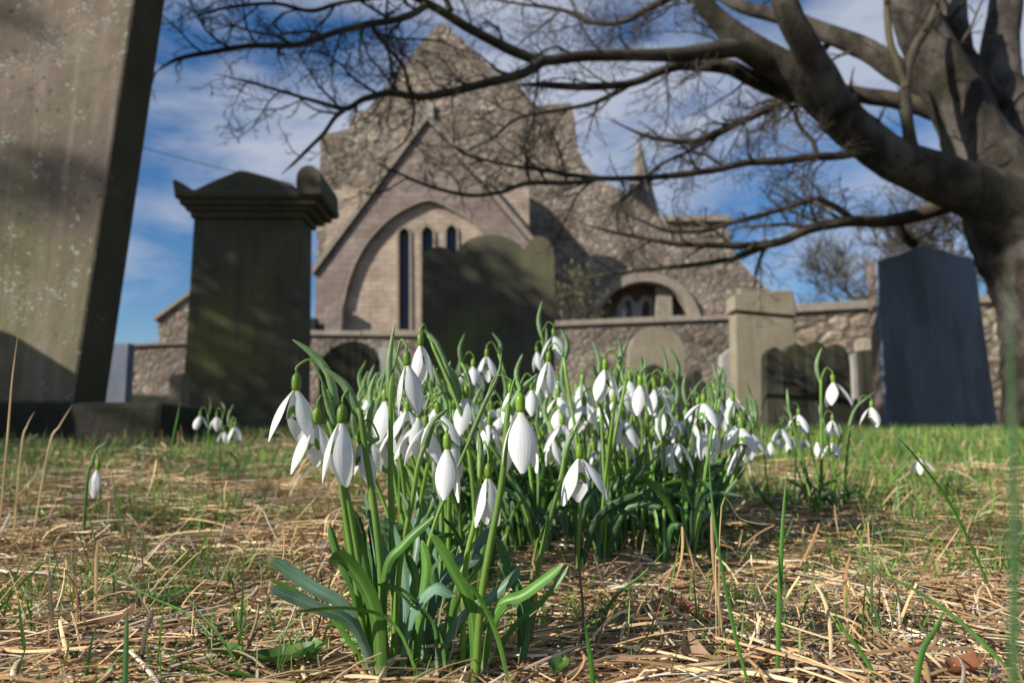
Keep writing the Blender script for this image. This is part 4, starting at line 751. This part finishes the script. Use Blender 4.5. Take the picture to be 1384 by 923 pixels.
snowdrop(487, 580, 659, .385, 'snowdrop partly hidden behind the large half closed one on the left', 16, 40, 3, [(525, 890), (512, 790), (503, 690), (497, 610)], [(497, 590), (500, 560), (506, 540)], side=1, group=G,
    leaves=[([(530, 880), (535, 780), (560, 715), (585, 673)], 14, 'leaf', .6, .3, .38, .39)])
snowdrop(549, 473, 561, .385, 'tall snowdrop on an upright stem with pointed spathe, left of centre', 13, 48, 6, [(535, 892), (531, 780), (528, 680), (528, 580), (528, 530)], [(528, 540), (526, 490), (533, 438)], ped=(531, 505), group=G,
    leaves=[([(530, 895), (555, 780), (560, 720), (540, 665)], 13, 'leafblue', .2, .9, .39, .42), ([(545, 880), (570, 770), (562, 690), (552, 640)], 14, 'leafdark', .6, .3, .39, .42)])
snowdrop(568, 450, 522, .50, 'topmost pale snowdrop left of centre beside a long arched spathe', 12, 10, 3, [(640, 800), (642, 700), (632, 600), (618, 545)], [(616, 540), (592, 468), (564, 438)], ped=(578, 452), group=G, nleaf=3)
snowdrop(604, 584, 676, .362, 'plump closed snowdrop hanging alone in front of the leaves', 12, 95, 2, [(530, 893), (537, 800), (544, 740), (558, 672), (566, 625)], [(572, 604), (584, 571), (603, 553)], ped=(577, 595), group=G,
    leaves=[([(590, 905), (585, 845), (556, 820), (535, 800), (498, 787)], 9, 'leafdark', .9, .2, .36, .34), ([(602, 905), (594, 860), (575, 835), (545, 800), (510, 790)], 9, 'leaf', .8, .2, .365, .345), ([(573, 911), (535, 850), (480, 825), (396, 828)], 11, 'leaf', 1.0, .1, .35, .335)])
snowdrop(660, 625, 710, .365, 'lowest snowdrop in the centre, hanging just above the broad leaves', 12, 28, 0, [(625, 880), (629, 770), (642, 703), (648, 640)], [(648, 640), (650, 605), (646, 582)], ped=(648, 612), group=G,
    leaves=[([(536, 905), (552, 835), (585, 792), (616, 804)], 20, 'leafblue', .9, .3, .36, .345), ([(566, 870), (585, 805), (625, 765), (655, 750)], 14, 'leafblue', .5, .4, .38, .39), ([(560, 850), (600, 780), (640, 740), (660, 712)], 16, 'leafblue', .4, .3, .39, .41)])
snowdrop(703, 530, 641, .35, 'biggest snowdrop in the middle, its stem passing in front of its petals', 13, 93, 1, [(642, 893), (649, 826), (659, 756), (678, 655), (683, 600), (686, 560)], [(686, 556), (702, 526), (726, 505)], ped=(688, 545), side=-1, group=G,
    leaves=[([(642, 885), (636, 830), (612, 775), (581, 720)], 17, 'leaf', .4, .3, .36, .35), ([(646, 885), (670, 825), (710, 800), (761, 761)], 14, 'leaf', .5, .4, .36, .345), ([(655, 890), (690, 850), (729, 813), (768, 764)], 11, 'leaf', .9, .3, .375, .37), ([(580, 885), (620, 835), (665, 805), (704, 766)], 14, 'leafblue', .5, .3, .37, .36)])
snowdrop(783, 598, 686, .40, 'snowdrop with two spread petals hanging over the dark leaves right of centre', 24, 28, 0, [(700, 880), (716, 826), (735, 733), (757, 650)], [(764, 620), (770, 598), (784, 567)], ped=(764, 610), group=G,
    leaves=[([(704, 880), (703, 820), (690, 780), (668, 722)], 17, 'leafdark', .4, .3, .38, .40), ([(690, 925), (672, 865), (650, 815), (629, 786)], 9, 'leaf', .6, .3, .35, .34)])
snowdrop(690, 517, 573, .44, 'smaller snowdrop tucked behind the biggest middle one beside a tall spathe', 12, 30, -3, [(562, 850), (572, 770), (588, 706), (604, 668), (628, 610)], [(632, 600), (655, 545), (674, 505), (678, 476)], ped=(640, 585), group=G, nleaf=2)

# leaf shoots without a flower in the near tuft
SH = [([(500, 885), (486, 800), (470, 740), (464, 690)], 13, 'leaf', .2), ([(512, 890), (505, 800), (492, 730), (480, 690)], 10, 'leafdark', .7), ([(545, 900), (548, 820), (540, 750), (524, 700)], 12, 'leafblue', .3),
      ([(600, 895), (606, 830), (618, 780), (640, 735)], 11, 'leaf', .5), ([(560, 895), (568, 830), (575, 770), (570, 730)], 13, 'leaf', .1), ([(700, 880), (712, 840), (700, 800), (672, 760)], 14, 'leafdark', .4), ([(620, 900), (640, 860), (672, 830), (690, 800)], 9, 'leaf', .7), ([(520, 905), (500, 870), (470, 850), (440, 846)], 11, 'leaf', .5)]
for i, (pts_, w_, mt_, ro_) in enumerate(SH):
    b = P(*pts_[0], .372); b.z = gz(b.x, b.y) - .003
    t = thing('snowdrop_shoot', 'flowerless strap leaves sprouting among the stems of the near tuft', 'shoot', b, 'flowerless shoots in the near tuft')
    strap(t, pts_, w_, mt_, ro_, .3, .372, .38); q2 = [(x + (8 if k else 3) * (1 if i % 2 else -1) * k * .8, y + 6 * k) for k, (x, y) in enumerate(pts_)]
    strap(t, q2, w_ * .8, mt_, -ro_, -.3, .378, .39)
GM = 'snowdrops of the main clump'
MID = [ # x, y, tip, open, label
 (640, 484, 534, 30, 'snowdrop with a petal flung out, upper left of the crowded clump'), (658, 470, 520, 20, 'snowdrop peeping between twin spathes before the tall black stone'),
 (725, 467, 503, 12, 'half hidden snowdrop left of the topmost flower of the clump'), (748, 443, 494, 26, 'topmost snowdrop of the clump with one petal stretched sideways'),
 (742, 474, 537, 12, 'tall closed snowdrop directly below the topmost flower'), (754, 524, 577, 32, 'wide spread snowdrop in the centre of the clump'),
 (760, 560, 618, 22, 'open snowdrop with narrow petals low in the centre of the clump'), (790, 534, 592, 24, 'snowdrop with green mark showing, left of the tall sunlit one'),
 (818, 484, 549, 18, 'tall snowdrop standing clear, with a petal lifting to the right'), (865, 506, 566, 15, 'plump snowdrop under a thin arched stalk below the tan round stone'),
 (896, 509, 560, 22, 'snowdrop before the low black peaked stone'), (719, 514, 568, 16, 'snowdrop just above the right of the biggest middle flower'),
 (603, 524, 577, 14, 'narrow snowdrop in the left of the clump beneath an arched stalk'), (620, 562, 607, 18, 'small snowdrop low on the left of the clump with a bud above'),
 (662, 560, 618, 20, 'snowdrop with green mark low and left of the biggest middle flower'), (584, 543, 600, 20, 'snowdrop above the plump closed one at left'),
 (520, 524, 600, 16, 'pale snowdrop between the leftmost three and the tall upright stem'), (508, 528, 575, 14, 'dim snowdrop tucked behind the left spathes'),
 (533, 562, 602, 22, 'low snowdrop beside the tall upright stem'), (640, 538, 572, 18, 'tiny snowdrop deep in the left of the clump'),
 (951, 531, 589, 34, 'widely opened snowdrop at the right of the main clump with arching spathe'), (994, 562, 616, 26, 'broad-petalled snowdrop at the right end of the main clump'),
 (978, 538, 585, 16, 'snowdrop between the widely opened and the broad-petalled ones'), (989, 530, 580, 24, 'upper snowdrop above the broad-petalled one at the right end'),
 (915, 560, 602, 28, 'snowdrop above the low hanging one on the right of the clump'), (916, 585, 640, 16, 'lowest snowdrop on the right of the main clump'),
 (956, 598, 640, 14, 'low snowdrop beneath the widely opened one'), (842, 553, 612, 14, 'snowdrop under the lifted petal of the tall one'),
 (830, 530, 586, 16, 'snowdrop beside the green stem at the centre right of the clump'), (882, 568, 612, 16, 'shaded snowdrop low between the right stems'), (848, 580, 616, 20, 'snowdrop low in the centre right, near the dark leaves'),
]
def mkbase(A, cx, cy, f):
    return (lerp(A.x, cx, f) + rf.gauss(0, .012), lerp(A.y, cy, f) + rf.gauss(0, .02))
for (x, y, tip, op, lab) in MID:
    Lpx = tip - y; Y = min(.95, max(.56, .041 * F / Lpx)); Y = Y * rf.uniform(.97, 1.03)
    A = P(x, y, Y); snowdrop(x, y, tip, Y, lab, op, lean=rf.uniform(-7, 7), base=mkbase(A, .10, .68, .4), group=GM, nleaf=4, leafh=(.07, .13))
# further flowers packed into the clump
for i in range(132):
    x = rf.uniform(505, 1015) if i < 92 else rf.uniform(500, 640); c = 1 - abs((x - 740) / 280) ** 2 * .5; y = rf.uniform(498 + (1 - c) * 50, 598); Y = rf.uniform(.66, 1.0); Lpx = .043 * F / Y * rf.uniform(.85, 1.1)
    if 560 < x < 700 and y > 575: y -= 40
    A = P(x, y, Y); 
    zone = ('crowded among the flowers at the left of the main clump' if x < 640 else 'crowded among the flowers in the middle of the main clump' if x < 830 else 'crowded among the flowers at the right of the main clump')
    snowdrop(x, y, y + Lpx, Y, 'small white snowdrop ' + zone, rf.uniform(6, 30), lean=rf.uniform(-12, 12), base=mkbase(A, .10, .74, .3), group='snowdrops ' + zone, nleaf=4, leafh=(.065, .12))
for i in range(16):
    x = 500 + i * 8.5 + rf.uniform(-4, 4); y = rf.uniform(512, 582); Y = rf.uniform(.48, .62); Lpx = .040 * F / Y * rf.uniform(.85, 1.05); A = P(x, y, Y)
    snowdrop(x, y, y + Lpx, Y, 'white snowdrop crowded just behind the stems of the near tuft', rf.uniform(10, 28), lean=rf.uniform(-10, 10), base=mkbase(A, -.03, .62, .35), group='snowdrops crowded behind the near tuft', nleaf=3, leafh=(.06, .1))
GR = 'snowdrops of the small group on the right'
for (x, y, tip, op, lab) in [(1125, 505, 554, 20, 'tallest snowdrop of the small group, in front of the scalloped black stone'), (1079, 551, 590, 26, 'snowdrop under an arched stalk in the small group, one petal spread'),
    (1055, 569, 610, 24, 'snowdrop below the arched stalk in the small group'), (1041, 590, 618, 10, 'closed low snowdrop at the near side of the small group'), (1086, 588, 614, 30, 'tiny spread snowdrop in the middle of the small group'),
    (1125, 560, 592, 16, 'snowdrop hanging just under the tallest of the small group'), (1125, 590, 624, 28, 'lowest snowdrop of the small group, petals like a skirt'), (1069, 582, 612, 16, 'snowdrop squeezed between two others in the small group'),
    (1178, 541, 580, 22, 'lone snowdrop leaning out before the blue slate headstone'), (1104, 590, 618, 14, 'dim snowdrop between the low ones of the small group')]:
    Y = rf.uniform(.86, .96); A = P(x, y, Y); bb = mkbase(A, .40, .9, .35 if x < 1160 else .4)
    snowdrop(x, y, tip, Y, lab, op, lean=rf.uniform(-6, 6), base=bb, group=GR, nleaf=3, leafh=(.05, .085), side=-1 if x in (1079, 1178) else None, ped=(1150, 575) if x == 1178 else None, stem=[(1140, 690), (1143, 640), (1148, 590)] if x == 1178 else None, sp=[(1150, 575), (1158, 552), (1182, 530)] if x == 1178 else None)
snowdrop(1243, 612, 643, 1.0, 'drooping snowdrop nearly touching the grass, far from the others', 28, base=(.50, 1.0), nleaf=2, leafh=(.03, .06), stem=[(1150, 690), (1190, 665), (1222, 632)], sp=[(1228, 622), (1238, 608), (1250, 596)], ped=(1230, 620))
snowdrop(133, 622, 671, .76, 'solitary closed snowdrop bud standing on the far left in the straw', 3, 90, 0, [(112, 745), (114, 700), (117, 660), (120, 635)], [(121, 630), (128, 608), (143, 598)], ped=(121, 632), leaves=[([(115, 775), (108, 750), (108, 718)], 34, 'leaf', .1, 0, .77, .77, 10), ([(110, 775), (96, 755), (83, 728)], 30, 'leaf', .3, .2, .77, .76, 10)])
for (x, y, tip, lab) in [(271, 555, 583, 'first of the tiny snowdrops at the foot of the pedimented monument'), (293, 556, 584, 'second of the tiny snowdrops at the foot of the pedimented monument'), (318, 569, 599, 'rightmost tiny snowdrop before the pedimented monument'), (304, 578, 600, 'lowest tiny snowdrop before the pedimented monument')]:
    snowdrop(x, y, tip, 1.32, lab, 20, base=(P(x, y, 1.32).x * .97 - .004, 1.33), group='tiny snowdrops before the monument', nleaf=2, leafh=(.04, .07))

# single blades and stalks that stand out
def blade(name, label, pts, w, mat, Y0, Y1=None, roll=0., twist=0., group=None, cat_='blade of grass', leafy=False, chan=.2):
    Y1 = Y1 or Y0; q = [P(x, y, lerp(Y0, Y1, i / (len(pts) - 1))) for i, (x, y) in enumerate(pts)]
    q[0].z = min(q[0].z, gz(q[0].x, q[0].y) - .002) if q[0].y > .1 else q[0].z
    n = 16; mb = MB(); ribbon(mb, spline(q, n), (leafw if leafy else bladew)(n, w * .75), roll, twist, chan); tag(obj(name, mb, M[mat], smooth=True), label, cat_, group)
gb = 'prominent grass blades in front'; BW = .75
blade('grass_blade', 'tall upright green grass blade standing alone right of the clump', [(1050, 925), (1054, 800), (1058, 710), (1064, 630)], .0036, 'blade', .36, .365, .3, 0, gb)
blade('grass_blade', 'thick dark upright blade at the bottom left', [(168, 960), (168, 900), (170, 850), (172, 818)], .0042, 'leafdark', .31, .31, .2, 0, gb)
blade('grass_blade', 'very close blurred green blade along the right edge of the view', [(1385, 1500), (1376, 1100), (1372, 700), (1364, 350)], .0022, 'leafdark', .1, .1, .3, 0, gb)
blade('grass_blade', 'long thin blade curving up in front of the right end of the clump', [(1022, 960), (992, 850), (965, 700), (955, 560)], .0024, 'blade', .335, .345, .2, 0, gb)
blade('grass_blade', 'blade slanting across below the drooping outlying snowdrop', [(1345, 790), (1290, 690), (1240, 620), (1208, 585)], .003, 'blade', .55, .5, .3, 0, gb)
blade('grass_blade', 'long blade sloping down across the bottom right corner', [(1395, 935), (1320, 860), (1250, 805), (1168, 762)], .0032, 'blade', .35, .40, .3, 0, gb)
blade('grass_blade', 'dark blade rising from the bottom right between sloping ones', [(1225, 950), (1245, 890), (1265, 850), (1280, 818)], .0034, 'blade', .30, .30, .2, 0, gb)
blade('grass_blade', 'blade slanting left near the bottom right', [(1205, 940), (1170, 890), (1140, 850), (1125, 820)], .0028, 'blade', .33, .34, .2, 0, gb)
blade('grass_blade', 'short blade leaning right at the foot of the dark leaves', [(800, 832), (830, 808), (870, 775), (902, 740)], .003, 'blade', .46, .45, .2, 0, gb)
blade('grass_blade', 'blurred dark blade rising just right of the near tuft', [(803, 960), (800, 910), (795, 870), (790, 835)], .003, 'blade', .29, .29, .2, 0, gb)
blade('grass_blade', 'long thin blade on the left slanting down to the right', [(320, 880), (260, 835), (190, 800), (110, 748)], .0022, 'blade', .40, .47, .3, 0, gb)
blade('grass_blade', 'blade crossing the straw at the bottom left, paired with a longer one', [(345, 905), (300, 865), (270, 830), (245, 795)], .0026, 'blade', .36, .38, .3, 0, gb)
blade('grass_blade', 'arched broad blade low at the bottom left of the near tuft', [(400, 905), (340, 915), (260, 905), (200, 860)], .0036, 'blade', .345, .35, .6, 0, gb)
blade('grass_blade', 'thin straight blade rising beside the solitary bud', [(165, 720), (158, 680), (152, 645), (150, 620)], .0028, 'blade', .8, .8, .2, 0, gb)
blade('grass_blade', 'bright upright blade before the foot of the monument', [(225, 640), (232, 600), (240, 560), (243, 543)], .005, 'blade', 1.2, 1.2, .2, 0, gb)
gd = 'dry stalks standing in the grass'
blade('dry_stalk', 'tall thin yellow dry stalk before the huge sandstone slab', [(8, 640), (10, 580), (16, 510), (25, 444)], .0034, 'drystem', .62, .6, .2, 0, gd, 'stalk')
blade('dry_stalk', 'dry stalk slanting right beside the tall yellow one', [(52, 628), (65, 605), (80, 575), (98, 546)], .0042, 'drystem', .75, .75, .2, 0, gd, 'stalk')
blade('dry_stalk', 'short reddish dry stalk between the two yellow ones', [(27, 640), (28, 605), (36, 575), (47, 555)], .0036, 'drystem', .75, .75, .2, 0, gd, 'stalk')
blade('dry_stalk', 'grey woody stalk stub at the bottom left', [(190, 880), (194, 860), (200, 840), (206, 822)], .0045, 'wood', .37, .37, .2, 0, gd, 'stalk', leafy=True)
blade('dry_stalk', 'dark red-brown stalk stub standing on the left', [(106, 855), (104, 820), (102, 790), (100, 775)], .0022, 'redleaf', .44, .44, .2, 0, gd, 'stalk', leafy=True)
blade('dry_stalk', 'pale split stalk upright in the straw on the left', [(131, 820), (129, 790), (129, 760), (132, 730)], .0038, 'drystem', .46, .46, .2, 0, gd, 'stalk', leafy=True)
blade('dry_stalk', 'tall dry stalk bent beside the long thin blade', [(984, 865), (972, 820), (964, 750), (962, 690)], .0026, 'drystem', .385, .39, .2, 0, gd, 'stalk', leafy=True)
blade('dry_stalk', 'curled straw looping in the air at the right of the clump', [(963, 770), (968, 742), (985, 738), (1010, 765), (1028, 790), (1028, 815)], .0009, 'drystem', .385, .39, .4, 1, gd, 'stalk', leafy=True)
blade('dry_stalk', 'wispy pale straw waving out to the right below the clump', [(962, 688), (975, 684), (1000, 700), (1025, 707), (1048, 708)], .0012, 'drystem', .385, .38, .4, 1, gd, 'stalk', leafy=True)

# dead leaves, weeds, fallen branch
def curled(name, label, px, py, Y, L_, W_, yaw, mat, cat_, curl=1.2, lift=.004, group=None):
    c = P(px, py, Y); c.z = gz(c.x, c.y) + lift; mb = MB(); K = 10; cols = 7; vs = []; d = Vector((math.cos(yaw), math.sin(yaw), 0)); s = Vector((-d.y, d.x, 0)); p = c - d * L_ / 2
    for i in range(K + 1):
        u = i / K; e = curl * (u - .35); p = p + (d * math.cos(e) + Vector((0, 0, 1)) * math.sin(e)) * (L_ / K if i else 0); hw = W_ * .5 * math.sin(math.pi * (.04 + .93 * u)) ** .8
        for k in range(cols):
            v = -1 + 2 * k / (cols - 1); vs.append(p + s * v * hw + Vector((0, 0, 1)) * (abs(v) ** 1.5 * W_ * .3 + rf.uniform(-.0004, .0004)))
    mb.add(vs, [(i * cols + k, i * cols + k + 1, (i + 1) * cols + k + 1, (i + 1) * cols + k) for i in range(K) for k in range(cols - 1)]); tag(obj(name, mb, M[mat], smooth=True), label, cat_, group)
gl = 'fallen dead leaves'
curled('dead_leaf', 'pale curled dead leaf pointing up at the bottom right of centre', 945, 885, .37, .032, .016, 1.9, 'dryleaf', 'leaf', 1.6, .008, gl)
curled('dead_leaf', 'second pale dead leaf lying beside the curled one', 975, 890, .365, .03, .012, -.6, 'dryleaf', 'leaf', .7, .009, gl)
curled('dead_leaf', 'reddish dead leaf half buried below the dark leaves', 895, 800, .48, .028, .018, .6, 'redleaf', 'leaf', 1.2, .008, gl)
curled('dead_leaf', 'reddish dead leaf lower right of the other, in shade', 938, 800, .47, .024, .018, 2.2, 'redleaf', 'leaf', .9, .008, gl)
curled('dead_leaf', 'red-brown leaf at the bottom edge near the corner', 1305, 915, .35, .022, .014, .4, 'redleaf', 'leaf', .8, .01, gl)
curled('dead_leaf', 'brown leaf in the straw at the lower left', 150, 815, .44, .03, .016, .3, 'dryleaf', 'leaf', .9, .01, gl)
gw = 'low weed leaves'
for i, (px, py, Y, l, w_, a, lab) in enumerate([(385, 885, .37, .03, .018, .3, 'broad scalloped weed leaf lying left of the near tuft'), (418, 878, .38, .022, .015, 2.0, 'smaller weed leaf tucked beside the broad scalloped one'), (225, 780, .5, .035, .014, .7, 'bright green weed leaf in the straw on the left'),
                                     (205, 790, .5, .026, .012, 2.4, 'second bright weed leaf on the left, angled away'), (600, 850, .40, .026, .02, .8, 'round green leaf low within the near tuft'), (755, 915, .35, .016, .01, 1.2, 'tiny bright leaf at the bottom edge right of the near tuft'), (300, 885, .38, .024, .013, 2.8, 'weed leaf at the bottom left under the crossing blades')]):
    curled('weed_leaf', lab, px, py, Y, l, w_, a, 'weed', 'leaf', .5, .012, gw)
mb = MB(); q = [P(464, 893, .37), P(490, 912, .362), P(540, 914, .36), P(600, 917, .36), P(660, 922, .355)]
for p in q: p.z = gz(p.x, p.y) + .004
tube(mb, spline(q, 50), [.0042 + .0009 * math.sin(i * 1.9) for i in range(51)], 12, wob=.5); tag(obj('fallen_branch', mb, M['wood'], smooth=True), 'short gnarled dead branch lying at the foot of the near tuft', 'branch')
